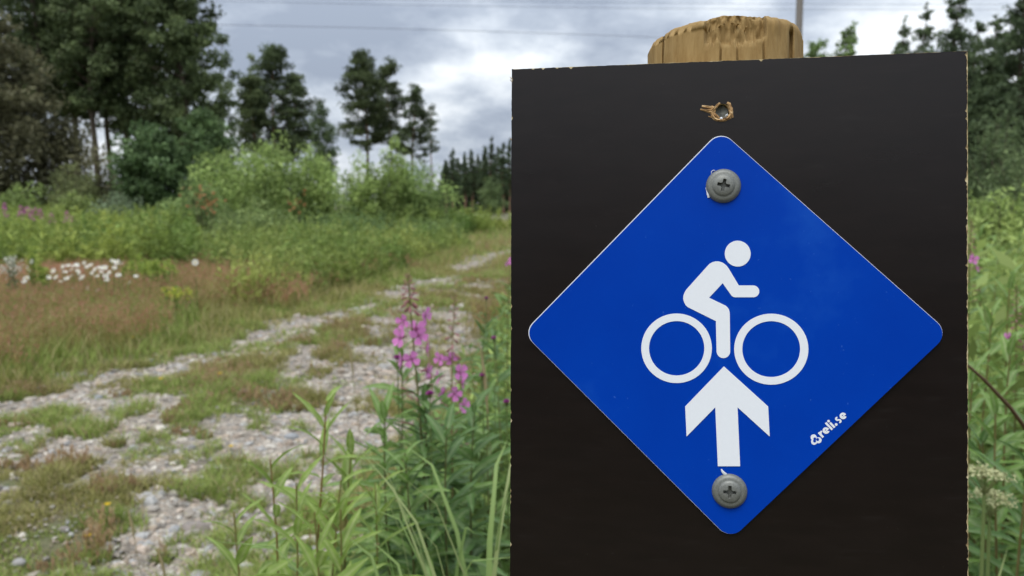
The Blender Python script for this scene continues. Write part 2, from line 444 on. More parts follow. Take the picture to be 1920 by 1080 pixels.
def rock_mesh(seed):
    g = np.random.default_rng(seed)
    bm = bmesh.new(); bmesh.ops.create_uvsphere(bm, u_segments=7, v_segments=5, radius=1)
    ax = g.normal(size=(7, 3)); ax /= np.linalg.norm(ax, axis=1)[:, None]
    for v in bm.verts:
        p = np.array(v.co)
        for a, c in zip(ax, g.uniform(0.55, 0.95, 7)):     # flat facets
            d = p @ a
            if d > c: p = p - a * (d - c) * 0.85
        p *= 1 + g.normal() * 0.05
        p[2] = p[2] * 0.62
        v.co = p
    me = bpy.data.meshes.new('stone'); bm.to_mesh(me); bm.free()
    me.polygons.foreach_set('use_smooth', np.ones(len(me.polygons), bool))
    me.materials.append(M_ROCK)
    return me
ROCKS = [rock_mesh(40 + k) for k in range(8)]
def stone(x, y, r, rz=None, flat=1.0, tilt=0.0):
    o = link('stone', random.choice(ROCKS), None, track)
    o.location = (x, y, float(gz_lin(x, y)) + r * 0.20 * flat)
    o.scale = (r * random.uniform(0.85, 1.3), r * random.uniform(0.75, 1.1), r * random.uniform(0.8, 1.05) * flat)
    o.rotation_euler = (tilt + random.uniform(-.2, .2), random.uniform(-.2, .2), random.uniform(0, 6.28) if rz is None else rz)
def scatter_stones():
    hand = [(370, 973, 26), (265, 930, 20), (285, 945, 16), (325, 975, 17), (35, 1042, 16), (172, 985, 15), (120, 985, 14), (270, 1072, 24), (375, 1070, 32),
            (350, 890, 16), (470, 885, 15), (430, 905, 12), (545, 800, 17), (110, 852, 14), (75, 860, 12), (200, 745, 12), (245, 750, 10), (410, 825, 10), (245, 825, 14),
            (455, 730, 12), (350, 920, 14), (205, 1005, 13), (630, 865, 12), (395, 1005, 17), (55, 1065, 12), (500, 840, 12), (420, 845, 12), (320, 1015, 12), (150, 1035, 14), (230, 1045, 12)]
    for px, py, w in hand:
        x, y = ground_at(px, py + 4); stone(x, y, w / F * y * 1.05)
    n = 0; tries = 0
    while n < 255 and tries < 9000:
        tries += 1
        y = 2.2 + 7.0 * random.random() ** 1.5
        x = random.uniform(-0.66 * y, 0.05)
        if float(gravel_mask(x, y)) < random.random() * 0.5 or x > max(-0.15, float(rut_x(y, RUT_R)) + 0.5): continue
        w = random.choice([5, 5.5, 6, 6.5, 7, 8, 10]) * random.uniform(0.9, 1.2)
        stone(x, y, w / F * y); n += 1
scatter_stones()

# ------------------------------------------------------------------ the waymark: post, board, blue plate
YAW, TILT, D0 = R(12.0), R(1.6), 0.31
rvec, uvec, fvec = np.array([1., 0, 0]), np.array([0, SP, CP]), np.array([0, CP, -SP])
def cam2w(c): return c[0] * rvec - c[1] * uvec + c[2] * fvec       # camera axes: x right, y down, z forward
Nn = cam2w(np.array([math.sin(YAW) * math.cos(TILT), math.sin(TILT), math.cos(YAW) * math.cos(TILT)]))   # away from the viewer
ORI = ray(1362, 621) * D0 + np.array([0, 0, CAMH])
NV = -Nn                                                             # board's outward normal
VV = uvec - NV * (uvec @ NV); VV /= np.linalg.norm(VV)
UU = np.cross(VV, NV)
CAMP = np.array([0, 0, CAMH])
def uv(px, py, n=0.0):
    """pixel -> (u, v) on the plane n metres in front of the board face"""
    r = ray(px, py); t = ((ORI + NV * n - CAMP) @ NV) / (r @ NV)
    p = CAMP + r * t - ORI
    return (p @ UU, p @ VV)
PXM = D0 / F                                                          # metres per photo pixel on the board
POST_N = -0.0125 - 0.033                                              # post axis behind the face
pu = uv(1357, 90, POST_N)[0]
foot = ORI + UU * pu + NV * POST_N
foot = foot - VV * (foot[2] / VV[2])
waymark = empty('trail_waymark', tuple(foot), 'dark brown board with blue diamond cycle-route plate screwed to a wooden post', 'trail sign')
def W(u, v, n):
    u, v, n = np.broadcast_arrays(np.asarray(u, float), np.asarray(v, float), np.asarray(n, float))
    return ORI + u[..., None] * UU + v[..., None] * VV + n[..., None] * NV - foot
def solid(name, outline, n0, n1, m, parent, holes=(), smooth=False):
    """prism between depths n0 (back) and n1 (front) over an outline in board coordinates"""
    from mathutils.geometry import tessellate_polygon
    loops = [outline] + list(holes)
    pts = [p for l in loops for p in l]
    tri = tessellate_polygon([[Vector((p[0], p[1], 0)) for p in l] for l in loops])
    P = np.array(pts); k = len(P)
    v = np.concatenate([W(P[:, 0], P[:, 1], n1), W(P[:, 0], P[:, 1], n0)])
    def area(t):
        a, b_, c = P[t[0]], P[t[1]], P[t[2]]
        return (b_[0] - a[0]) * (c[1] - a[1]) - (b_[1] - a[1]) * (c[0] - a[0])
    tri = [t if area(t) > 0 else (t[0], t[2], t[1]) for t in tri]
    top = np.array(tri); bot = top[:, ::-1] + k
    q = []; o = 0
    for l in loops:
        s = sum(l[i][0] * l[(i + 1) % len(l)][1] - l[(i + 1) % len(l)][0] * l[i][1] for i in range(len(l)))
        hole = l is not outline
        fwd = (s > 0) != hole
        for i in range(len(l)):
            a, b_ = o + i, o + (i + 1) % len(l)
            q.append((b_, a, a + k, b_ + k) if fwd else (a, b_, b_ + k, a + k))
        o += len(l)
    return link(name, mesh_np(name, v, [np.concatenate([top, bot]), np.array(q)]), m, parent)
def edge_pts(a, b_, stepm):
    n = max(2, int(np.hypot(b_[0] - a[0], b_[1] - a[1]) / stepm))
    return [(a[0] + (b_[0] - a[0]) * t / n, a[1] + (b_[1] - a[1]) * t / n) for t in range(n)]
def px_poly(pts, n=0.0): return [uv(x, y, n) for x, y in pts]

# board: plywood core with a dark film, film chipped along the saw cuts
TLc, TRc = uv(959, 129), uv(1815.5, 94.5)
BLc, BRc = uv(955.5, 1180), uv(1817, 1180)
HOLE_C = uv(1353, 208)
g = np.random.default_rng(8)
hr_ = lambda t: (15.0 if 0.9 < t < 2.6 else 20.0) + g.uniform(-1.5, 2.0)
hole_out = [(HOLE_C[0] + PXM * hr_(t) * math.cos(t), HOLE_C[1] + PXM * hr_(t) * 0.97 * math.sin(t)) for t in np.linspace(0, 2 * math.pi, 26, endpoint=False)]
hole_in = [(HOLE_C[0] + PXM * 14.5 * math.cos(t), HOLE_C[1] + PXM * 14.5 * math.sin(t)) for t in np.linspace(0, 2 * math.pi, 20, endpoint=False)]
def jag(pts, nrm, base, amp, seed, chips=0.0):
    gg = np.random.default_rng(seed); out = []; w = 0
    for p in pts:
        w = 0.55 * w + gg.normal() * 0.55
        d = max(0.00002, base + amp * w + (gg.uniform(0.0003, 0.0008) if gg.random() < chips else 0))
        out.append((p[0] - nrm[0] * d, p[1] - nrm[1] * d))
    return out
film = jag(edge_pts(TLc, BLc, 0.0011), (-1, 0), 0.00010, 0.00008, 1, 0.07) + \
       jag(edge_pts(BLc, BRc, 0.003), (0, -1), 0.0001, 0.00005, 2) + \
       jag(edge_pts(BRc, TRc, 0.0007), (1, 0), 0.00046, 0.00020, 3, 0.06) + \
       jag(edge_pts(TRc, TLc, 0.0008), (0, 1), 0.00026, 0.00008, 4, 0.03)
board = solid('board', film, -0.0004, 0.0, M_FILM, waymark, [hole_out])
board['label'] = 'dark brown film-faced plywood board with chipped edges'
core = jag(edge_pts(TLc, BLc, 0.0015), (-1, 0), 0.0001, 0.00006, 11) + jag(edge_pts(BLc, BRc, 0.004), (0, -1), 0.0001, 0.00004, 12) + \
       jag(edge_pts(BRc, TRc, 0.0012), (1, 0), 0.00008, 0.00007, 13) + jag(edge_pts(TRc, TLc, 0.0015), (0, 1), 0.00008, 0.00005, 14)
solid('plywood_core', core, -0.0120, -0.00042, M_PLY, board, [hole_in])
# tiny fibres sticking out on the left cut
for yy in (147, 152, 262, 560):
    a = uv(959, yy); b_ = uv(955.3, yy - 4)
    v_, f_ = tube([W(a[0], a[1], -0.001), W(b_[0], b_[1], -0.0008)], [0.00022, 0.0001], 4)
    link('fibre', mesh_np('fibre', v_, f_), M_PLY, board)

# torn drill hole
def hole_parts():
    h = board
    c = HOLE_C
    ring = []; k = 44
    th = np.linspace(0, 2 * math.pi, k, endpoint=False)
    gg = np.random.default_rng(21)
    ro = PXM * (20.5 + 5 * (fbm(th * 1.6, th * 0, 1, 2) - 0.4) + gg.uniform(-0.8, 0.8, k)); ri = PXM * (13.8 + 4 * (fbm(th * 2.2, th * 0, 1, 7) - 0.5) + gg.uniform(-0.5, 0.5, k))
    rm = (ro + ri) / 2; hz = (0.0001 + 0.0011 * fbm(th * 3, th * 0, 1, 9)) * np.where(np.sin(th) < 0.3, 1.1, 0.25)
    prof = [(ro, np.full(k, 0.00004)), (rm * 1.06, hz), (rm * 0.93, hz * 0.6), (ri, np.full(k, -0.0012)), (ri * 0.95, np.full(k, -0.0040))]
    v = np.concatenate([W(c[0] + r_ * np.cos(th), c[1] + r_ * np.sin(th), n_) for r_, n_ in prof])
    f = np.array([(a * k + j, a * k + (j + 1) % k, (a + 1) * k + (j + 1) % k, (a + 1) * k + j) for a in range(len(prof) - 1) for j in range(k) if not 0.95 < th[j] < 2.5])
    link('torn_rim', mesh_np('torn_rim', v, f), M_SPLINT, h)
    hexa = [(c[0] + PXM * 13.6 * math.cos(t), c[1] + PXM * 13.6 * math.sin(t)) for t in np.linspace(0.2, 2 * math.pi + 0.2, 6, endpoint=False)]
    solid('buried_bolt', hexa, -0.006, -0.0021, M_BOLT, h)
    for (x0, y0, x1, y1, w0, w1, ht) in [(1313, 205, 1341, 211, 1.5, 4.5, 1.0), (1316, 199, 1338, 203, 2.0, 3.2, 0.9), (1334, 209, 1350, 193, 3.0, 2.2, 1.6), (1338, 212, 1346, 221, 2.5, 1.5, 1.0),
                                         (1369, 206, 1374, 221, 3.5, 2.0, 1.3), (1352, 223, 1371, 221, 1.5, 2.2, 1.0), (1343, 216, 1352, 224, 2.2, 1.4, 0.9), (1328, 218, 1340, 222, 0.8, 1.2, 0.3)]:
        a, b_ = np.array(uv(x0, y0)), np.array(uv(x1, y1)); d = b_ - a; p = np.array([-d[1], d[0]]) / np.linalg.norm(d)
        ts = np.linspace(0, 1, 5); rows = []
        for t in ts:
            q = a + d * t; w = PXM * (w0 + (w1 - w0) * t) * gg.uniform(0.85, 1.15); z = 0.00005 + 0.0007 * ht * math.sin(math.pi * (0.15 + 0.75 * t))
            rows.append([W(*(q - p * w), 0.00003), W(*(q - p * w * 0.4), z * gg.uniform(0.7, 1.1)), W(*(q + p * w * 0.2), z * gg.uniform(0.4, 0.8)), W(*(q + p * w * 0.5), z * gg.uniform(0.8, 1.1)), W(*(q + p * w), 0.00003)])
        v = np.array(rows).reshape(-1, 3)
        f = np.array([(r_ * 5 + j, r_ * 5 + j + 1, (r_ + 1) * 5 + j + 1, (r_ + 1) * 5 + j) for r_ in range(4) for j in range(4)])
        link('splinter', mesh_np('splinter', v, f), M_SPLINT, h)
    for (x0, y0, x1, y1) in [(1348, 222, 1356, 223), (1364, 213, 1361, 220)]:      # white filler crumbs
        a, b_ = uv(x0, y0), uv(x1, y1)
        v_, f_ = tube([W(*a, -0.0002), W((a[0] + b_[0]) / 2, (a[1] + b_[1]) / 2, 0.0004), W(*b_, -0.0002)], [0.0002, 0.0006, 0.0003], 6)
        link('filler_crumb', mesh_np('filler_crumb', v_, f_, True), M_WHITE, h)
hole_parts()

# blue plate
def rounded_quad(corners, rad, seg=8):
    out = []
    k = len(corners)
    for i in range(k):
        p0, p1, p2 = (np.array(corners[(i + d) % k]) for d in (-1, 0, 1))
        a = (p0 - p1) / np.linalg.norm(p0 - p1); b_ = (p2 - p1) / np.linalg.norm(p2 - p1)
        half = math.acos(np.clip(a @ b_, -1, 1)) / 2
        t = rad / math.tan(half); bis = (a + b_) / np.linalg.norm(a + b_); c = p1 + bis * rad / math.sin(half)
        s, e_ = p1 + a * t - c, p1 + b_ * t - c
        a0 = math.atan2(s[1], s[0]); a1 = math.atan2(e_[1], e_[0]); da = (a1 - a0 + math.pi) % (2 * math.pi) - math.pi
        out += [(c[0] + rad * math.cos(a0 + da * j / seg), c[1] + rad * math.sin(a0 + da * j / seg)) for j in range(seg + 1)]
    return out
PN = 0.0011
cor = px_poly([(1350.7, 243.8), (1780.3, 624.0), (1369.1, 1012.6), (980.2, 624.1)], PN)
quad = rounded_quad(cor, 27 * PXM)
cen = np.mean(cor, axis=0)
plate = solid('sign_plate', [(p[0], p[1]) for p in quad], 0.00003, PN - 0.0001, M_WHITE, waymark)
plate['label'] = 'blue diamond plate with white edge'
shr = 0.0004
face = [(cen[0] + (p[0] - cen[0]) * (1 - 0.0026) + 0.00013, cen[1] + (p[1] - cen[1]) * (1 - 0.0026) - 0.00013) for p in quad]
solid('blue_face', face, PN - 0.00009, PN, M_BLUE, plate)

PR = PN + 0.00012                                                    # print surface
def zc(pts): return [uv(1180 + x / 2.3474, 240 + y / 2.3478, PR) for x, y in pts]
def arc(cx_, cy_, r_, a0, a1, k=10): return [(cx_ + r_ * math.cos(R(a0 + (a1 - a0) * t / k)), cy_ + r_ * math.sin(R(a0 + (a1 - a0) * t / k))) for t in range(k + 1)]
rider = [(345, 606), (250, 712)] + [(243, 724), (238, 738), (237, 752), (241, 767), (248, 780), (258, 789), (268, 794)] + \
        [(381, 850), (384, 984)] + arc(414, 983, 30, 178, 2, 12) + [(442, 820), (441, 808), (438, 798), (432, 789), (424, 782)] + \
        [(351, 747), (411, 683), (446, 733), (451, 739), (457, 743), (464, 745)] + arc(546, 719, 26, 90, -90, 12) + \
        [(482, 693), (437, 618), (429, 607), (419, 598), (407, 591), (393, 587), (379, 587), (365, 591), (354, 597)]
solid('rider_symbol', zc(rider), PN + 0.00001, PR, M_WHITE, plate)
solid('rider_head_symbol', zc(arc(477, 553, 57, 0, 351, 39)), PN + 0.00001, PR, M_WHITE, plate)
def ell(cx_, cy_, rx, ry, k=64): return [uv(cx_ + rx * math.cos(2 * math.pi * t / k), cy_ + ry * math.sin(2 * math.pi * t / k), PR) for t in range(k)]
solid('wheel_symbol', ell(1268.6, 653, 66.2, 65.2), PN + 0.00001, PR, M_WHITE, plate, [ell(1268.8, 653, 51.8, 51.0)])
solid('wheel_symbol', ell(1446.2, 654.7, 69.6, 66.6), PN + 0.00001, PR, M_WHITE, plate, [ell(1446.0, 654.5, 54.2, 52.4)])
solid('arrow_sticker', [uv(1180 + x / 3.0848, 660 + y / 3.0857, PN + 0.0002) for x, y in [(547, 83), (803, 315), (812, 489), (626, 320), (641, 661), (512, 661), (497, 320), (331, 489), (323, 315)]],
      PN + 0.00001, PN + 0.0002, M_WHITE, plate)
# lettering, set along the plate's lower right edge
def glyphs():
    """heavy round letters: x in x-heights along the baseline, y up"""
    z7 = lambda x, y: np.array(uv(1500 + x / 10.8, 750 + y / 10.8, PR))
    o = z7(455, 770); ex = z7(905, 385); ax = (ex - o); ln = np.linalg.norm(ax); ax /= ln; ay = np.array([-ax[1], ax[0]])
    H = np.linalg.norm(z7(455, 770) - z7(362, 665)) * 0.98           # x-height
    P = lambda x, y: (o + ax * x + ay * y)
    lift = [0]
    def ribbon(name, pts, w, caps=True):
        pts = np.array(pts); d = np.gradient(pts, axis=0); d /= np.linalg.norm(d, axis=1)[:, None] + 1e-15
        nrm = np.stack([-d[:, 1], d[:, 0]], -1)
        out = [tuple(P(*q)) for q in (pts + nrm * w / 2)] + [tuple(P(*q)) for q in (pts - nrm * w / 2)[::-1]]
        lift[0] += 1
        return out
    def circ(cx_, cy_, r_, k=18): return [tuple(P(cx_ + r_ * math.cos(2 * math.pi * t / k), cy_ + r_ * math.sin(2 * math.pi * t / k))) for t in range(k)]
    def arcp(cx_, cy_, r_, a0, a1, k=18): return [(cx_ + r_ * math.cos(R(a0 + (a1 - a0) * t / k)), cy_ + r_ * math.sin(R(a0 + (a1 - a0) * t / k))) for t in range(k + 1)]
    s = H; w = 0.33 * s
    def put(name, outs):
        v, f3, f4, k0 = [], [], [], 0
        from mathutils.geometry import tessellate_polygon
        for q, out in enumerate(outs):
            dz = PR + 0.000008 * q
            tri = tessellate_polygon([[Vector((a, b_, 0)) for a, b_ in out]])
            v.append(W(np.array(out)[:, 0], np.array(out)[:, 1], dz)); 
            for t in tri:
                a, b_, c = (out[i_] for i_ in t)
                cr_ = (b_[0] - a[0]) * (c[1] - a[1]) - (b_[1] - a[1]) * (c[0] - a[0])
                t = t if cr_ > 0 else t[::-1]
                f3.append([i_ + k0 for i_ in t])
            k0 += len(out)
        link(name, mesh_np(name, np.concatenate(v), np.array(f3)), M_WHITE, plate)
    def let_e(x0):
        c = (x0 + 0.5 * s, 0.5 * s); r_ = 0.5 * s - w / 2
        put('letter', [ribbon('e', arcp(*c, r_, 0, 310, 30), w), ribbon('e', [(x0 + w * 0.4, 0.47 * s), (x0 + 0.5 * s, 0.47 * s), (x0 + s, 0.47 * s)], 0.17 * s)])
    x = 0.0
    put('letter', [ribbon('r', [(x + w / 2, 0), (x + w / 2, 0.5 * s), (x + w / 2, s)], w), ribbon('r', [(x + w / 2, 0.55 * s), (x + 0.40 * s, 0.80 * s), (x + 0.66 * s, 0.84 * s)], w * 0.85)])
    let_e(0.68 * s)
    x = 1.80 * s; put('letter', [ribbon('l', [(x + w / 2, 0), (x + w / 2, .7 * s), (x + w / 2, 1.42 * s)], w)])
    x = 2.28 * s; put('letter', [ribbon('i', [(x + w / 2, 0), (x + w / 2, .5 * s), (x + w / 2, s)], w), circ(x + w / 2, 1.30 * s, 0.20 * s)])
    put('letter', [circ(2.93 * s, 0.20 * s, 0.21 * s)])
    x = 3.22 * s; r_ = 0.29 * s
    sp = arcp(x + 0.42 * s, 0.73 * s, 0.19 * s, 40, 250, 12) + arcp(x + 0.42 * s, 0.27 * s, 0.19 * s, 70, -140, 12)
    put('letter', [ribbon('s', sp, 0.26 * s)])
    let_e(4.08 * s)
    # clover emblem
    zz7 = lambda x, y: uv(1500 + x / 10.8, 750 + y / 10.8, PR)
    for q, (cx_, cy_) in enumerate([(277, 758), (377, 815), (287, 845)]):
        rr_ = 62
        out = [uv(1500 + (cx_ + rr_ * math.cos(t)) / 10.8, 750 + (cy_ + rr_ * math.sin(t)) / 10.8, PR) for t in np.linspace(0, 2 * math.pi, 28, endpoint=False)]
        ix, iy = [(300, 787), (358, 800), (296, 832)][q]
        inn = [uv(1500 + (ix + 30 * math.cos(t)) / 10.8, 750 + (iy + 30 * math.sin(t)) / 10.8, PR) for t in np.linspace(0, 2 * math.pi, 20, endpoint=False)]
        solid('clover_emblem', out, PN + 0.00001, PN + 0.00004 + 0.000008 * q, M_WHITE, plate)
        solid('clover_emblem_eye', inn, PN + 0.00005, PN + 0.00009 + 0.000004 * q, M_BLUE, plate)
glyphs()

# screws
def screw(px, py, rot, seed):
    c = uv(px, py, PN + 0.001); r0 = 32.0 * PXM * 1.0
    prof = [(0.0, 0.42), (0.30, 0.42), (0.52, 0.385), (0.60, 0.34), (0.645, 0.285), (0.70, 0.27), (0.78, 0.27), (0.88, 0.22), (0.96, 0.13), (1.0, 0.05), (0.995, 0.0), (0.0, 0.0)]
    bm = bmesh.new(); k = 56; rings = []
    for q, (a, h) in enumerate(prof):
        if a == 0: rings.append([bm.verts.new((0, 0, h * r0))])
        else: rings.append([bm.verts.new((a * r0 * math.cos(2 * math.pi * t / k), a * r0 * math.sin(2 * math.pi * t / k), h * r0)) for t in range(k)])
    for a, b_ in zip(rings[:-1], rings[1:]):
        for t in range(k):
            t2 = (t + 1) % k
            if len(a) == 1: bm.faces.new((a[0], b_[t], b_[t2]))
            elif len(b_) == 1: bm.faces.new((a[t], b_[0], a[t2]))
            else: bm.faces.new((a[t], b_[t], b_[t2], a[t2]))
    bmesh.ops.recalc_face_normals(bm, faces=bm.faces[:])
    me = bpy.data.meshes.new('screw'); bm.to_mesh(me); bm.free()
    ob = bpy.data.objects.new('screw', me); COL.objects.link(ob)
    # cross recess cutter: plus shape, tapering downwards
    bm = bmesh.new(); L_, w_ = 0.40 * r0, 0.10 * r0; q_ = 0.17 * r0
    plus = [(w_, L_), (-w_, L_), (-w_, q_), (-q_, w_), (-L_, w_), (-L_, -w_), (-q_, -w_), (-w_, -q_), (-w_, -L_), (w_, -L_), (w_, -q_), (q_, -w_), (L_, -w_), (L_, w_), (q_, w_), (w_, q_)]
    cr_, sr_ = math.cos(rot), math.sin(rot)
    plus = [(x * cr_ - y * sr_, x * sr_ + y * cr_) for x, y in plus]
    up = [bm.verts.new((x * 1.05, y * 1.05, 0.6 * r0)) for x, y in plus]; dn = [bm.verts.new((x * 0.72, y * 0.72, 0.10 * r0)) for x, y in plus]
    bm.faces.new(up); bm.faces.new(dn[::-1])
    for t in range(16): bm.faces.new((up[t], dn[t], dn[(t + 1) % 16], up[(t + 1) % 16]))
    bmesh.ops.recalc_face_normals(bm, faces=bm.faces[:])
    cm = bpy.data.meshes.new('recess'); bm.to_mesh(cm); bm.free()
    cut = bpy.data.objects.new('recess', cm); COL.objects.link(cut)
    md = ob.modifiers.new('b', 'BOOLEAN'); md.object = cut; md.operation = 'DIFFERENCE'; md.solver = 'EXACT'
    dg = bpy.context.evaluated_depsgraph_get()
    nm = bpy.data.meshes.new_from_object(ob.evaluated_get(dg))
    bpy.data.objects.remove(ob); bpy.data.objects.remove(cut)
    co = np.array([v.co[:] for v in nm.vertices])
    wv = W(c[0] + co[:, 0], c[1] + co[:, 1], PN + 0.00002 + co[:, 2])
    nm.vertices.foreach_set('co', wv.astype(np.float32).ravel()); nm.update()
    nm.materials.clear()
    ang = R(32)
    nm.polygons.foreach_set('use_smooth', np.ones(len(nm.polygons), bool))
    nm.set_sharp_from_angle(angle=ang)
    nm.name = 'screw'
    return link('screw', nm, M_SCREW, waymark)
s1 = screw(1356.5, 348, R(-13), 1)
s2 = screw(1368, 921.5, R(-2), 2)
# curls of white plastic drilled out from under the heads
def curl(pts, ws, parent):
    rows = []
    for (x, y, h), w in zip(pts, ws):
        p = np.array(uv(x, y, PN)); rows.append((p, h, w))
    v = []
    for i_, (p, h, w) in enumerate(rows):
        a = rows[max(0, i_ - 1)][0]; b_ = rows[min(len(rows) - 1, i_ + 1)][0]; d = (b_ - a) / np.linalg.norm(b_ - a); q = np.array([-d[1], d[0]]) * w * PXM
        v += [W(*(p - q), PN + 0.00005 + h), W(*p, PN + 0.0004 + h), W(*(p + q), PN + 0.0001 + h * 1.3)]
    f = [(r_ * 3 + j, r_ * 3 + j + 1, r_ * 3 + j + 4, r_ * 3 + j + 3) for r_ in range(len(rows) - 1) for j in range(2)]
    link('plastic_curl', mesh_np('plastic_curl', np.array(v), np.array(f), True), M_WHITE, parent)
curl([(1323.5, 352, 0), (1326, 358, .0003), (1328.5, 364, .0004), (1328.5, 371, .0001)], [0.8, 1.8, 3.4, 1.6], s1)
curl([(1334, 326, 0), (1334, 321.5, .0002), (1337.5, 319.5, .0002), (1341, 320, 0)], [0.5, 0.7, 0.7, 0.5], s1)
curl([(1352, 879, .0005), (1355, 884, .0006), (1360, 889, .0004), (1364, 893, 0)], [1.2, 2.4, 3.0, 3.6], s2)

# post: hewn top above the board
def build_post():
    r0 = 0.0335
    tp = uv(1357, 41, POST_N + 0.55 * r0)[1]
    k = 720
    th = np.linspace(0, 2 * math.pi, k, endpoint=False)            # 0 = +u, pi/2 = towards the viewer
    bot = -np.linalg.norm(ORI + UU * pu + NV * POST_N - foot) - 0.06
    hs = np.concatenate([[0.0], np.linspace(0.0004, 0.055, 62), np.linspace(0.07, 0.3, 8), [tp - bot]])
    lay = []
    # side silhouette: distance below the top against radius
    rad_s = np.concatenate([[0.0], np.linspace(0.08, 0.50, 8), np.linspace(0.54, 0.97, 22), np.full(len(hs) - 31 + 0, 1.0)])
    drop = np.zeros(len(hs))
    for q, rs in enumerate(rad_s):
        t = np.clip((rs - 0.45) / 0.55, 0, 1); drop[q] = 0.0112 * (1 - math.sqrt(max(0, 1 - t ** 2))) if rs < 1 else 0
    n_side = (rad_s >= 1).sum(); drop[rad_s >= 1] = np.concatenate([np.linspace(0.0040, 0.055, n_side - 9), np.linspace(0.07, 0.3, 8), [tp - bot]])
    flat = lambda a: 1 - 0.05 * np.clip(fbm(a * 2.2, a * 0, 1, 4, 3), 0, 1) - 0.008 * (np.sin(a * 3.0 + 1.0) ** 2)
    cr_px = [(1248, 0.9, 0.055, 0.0), (1346, 0.9, 0.055, 0.45), (1374, 0.8, 0.035, 0.35), (1418, 0.9, 0.055, 0.3), (1467, 2.4, 0.05, 0.25)]
    V = []
    for rs, dp in zip(rad_s, drop):
        rr_ = r0 * rs * flat(th)
        rr_ = rr_ * (1 + 0.008 * (fbm(th * 6, th * 0 + dp * 40, 1, 7) - 0.5) * 2 + 0.006 * (fbm(th * 40, th * 0 + dp * 500, 1, 17) - 0.5) * (rs > 0.7))
        st_ = 0.63 - 0.19 * -np.cos(th)                              # wider bevel on the left
        tt_ = np.clip((rs - st_) / (1 - st_), 0, 1)
        bev = (0.0054 + 0.0016 * -np.cos(th)) * (1 - np.sqrt(np.clip(1 - tt_ ** 2.2, 0, 1)))
        dp0 = dp
        dp = bev if rs < 1 else np.maximum(dp, bev)
        dd = dp + 0.0022 * (fbm(np.cos(th) * rs * 6, np.sin(th) * rs * 6, 1.2, 12) - 0.45) * (dp < 0.03)
        x = rr_ * np.cos(th); fr = rr_ * np.sin(th)
        front = np.sin(th) > 0
        pxx = 1357 + x / r0 * 145
        for (cpx, wpx, dep, h0) in cr_px:
            if rs < 0.75: continue
            hit = np.exp(-((pxx - cpx + 0.6 * np.sin(dp * 260 + cpx)) / (wpx * 1.5)) ** 2) * front * (dp > h0 * 0.018)
            fr = fr - hit * (0.0045 if wpx > 1 else 0.0022)
        # chipped hollow near the top, front
        chip = np.clip((np.sin(th) - 0.5) * 4, 0, 1) * np.clip((pxx - 1318) / 6, 0, 1) * np.clip((1424 - pxx) / 4, 0, 1)
        edge = 0.0065 + 0.0085 * fbm(pxx * 0.05, pxx * 0, 1, 3) + 0.003 * vnoise(pxx * 0.25, pxx * 0, 1, 8)
        inside = chip * np.clip((edge - dp) / 0.0012, 0, 1) * (rs > 0.6)
        lim = r0 * flat(th) * np.sin(th) - inside * (0.0035 + 0.005 * fbm(pxx * 0.12, pxx * 0 + dp * 260, 1, 6))
        fr = np.where(inside > 0.02, np.minimum(fr, lim), fr)
        # shaved flake on the right
        fl = np.clip((pxx - 1433) / 3, 0, 1) * np.clip((1446 - pxx) / 3, 0, 1) * (dp < 0.0085) * front * (rs > 0.8)
        fr = fr + fl * 0.0007
        V.append(W(pu + x, tp - dd, POST_N + fr))
    V = np.array(V)
    nr = len(V)
    i_, j_ = np.meshgrid(np.arange(nr - 1), np.arange(k), indexing='ij'); j2 = (j_ + 1) % k
    f = np.stack([i_ * k + j_, (i_ + 1) * k + j_, (i_ + 1) * k + j2, i_ * k + j2], -1).reshape(-1, 4)
    me = mesh_np('post', V.reshape(-1, 3), f, True)
    p = link('post', me, M_POST, waymark)
    p['label'] = 'round wooden post with rough hewn chipped top'
    gg = np.random.default_rng(5)
    for (x0, y0, x1, y1, w) in [(1346, 52, 1358, 47, 2.2), (1368, 44, 1382, 46, 2.5), (1380, 49, 1390, 44, 2.8), (1352, 44, 1366, 49, 1.6), (1395, 60, 1403, 46, 1.5)]:
        a, b_ = uv(x0, y0, -0.02), uv(x1, y1, -0.016)
        m_ = ((a[0] + b_[0]) / 2, (a[1] + b_[1]) / 2)
        v_, f_ = tube([W(a[0], a[1], -0.0205), W(m_[0], m_[1] + 0.0003, -0.0170), W(b_[0], b_[1], -0.0172)], [w * PXM * 0.5, w * PXM * 0.8, w * PXM * 0.15], 5)
        link('splinter', mesh_np('splinter', v_, f_), M_POST, p)
build_post()

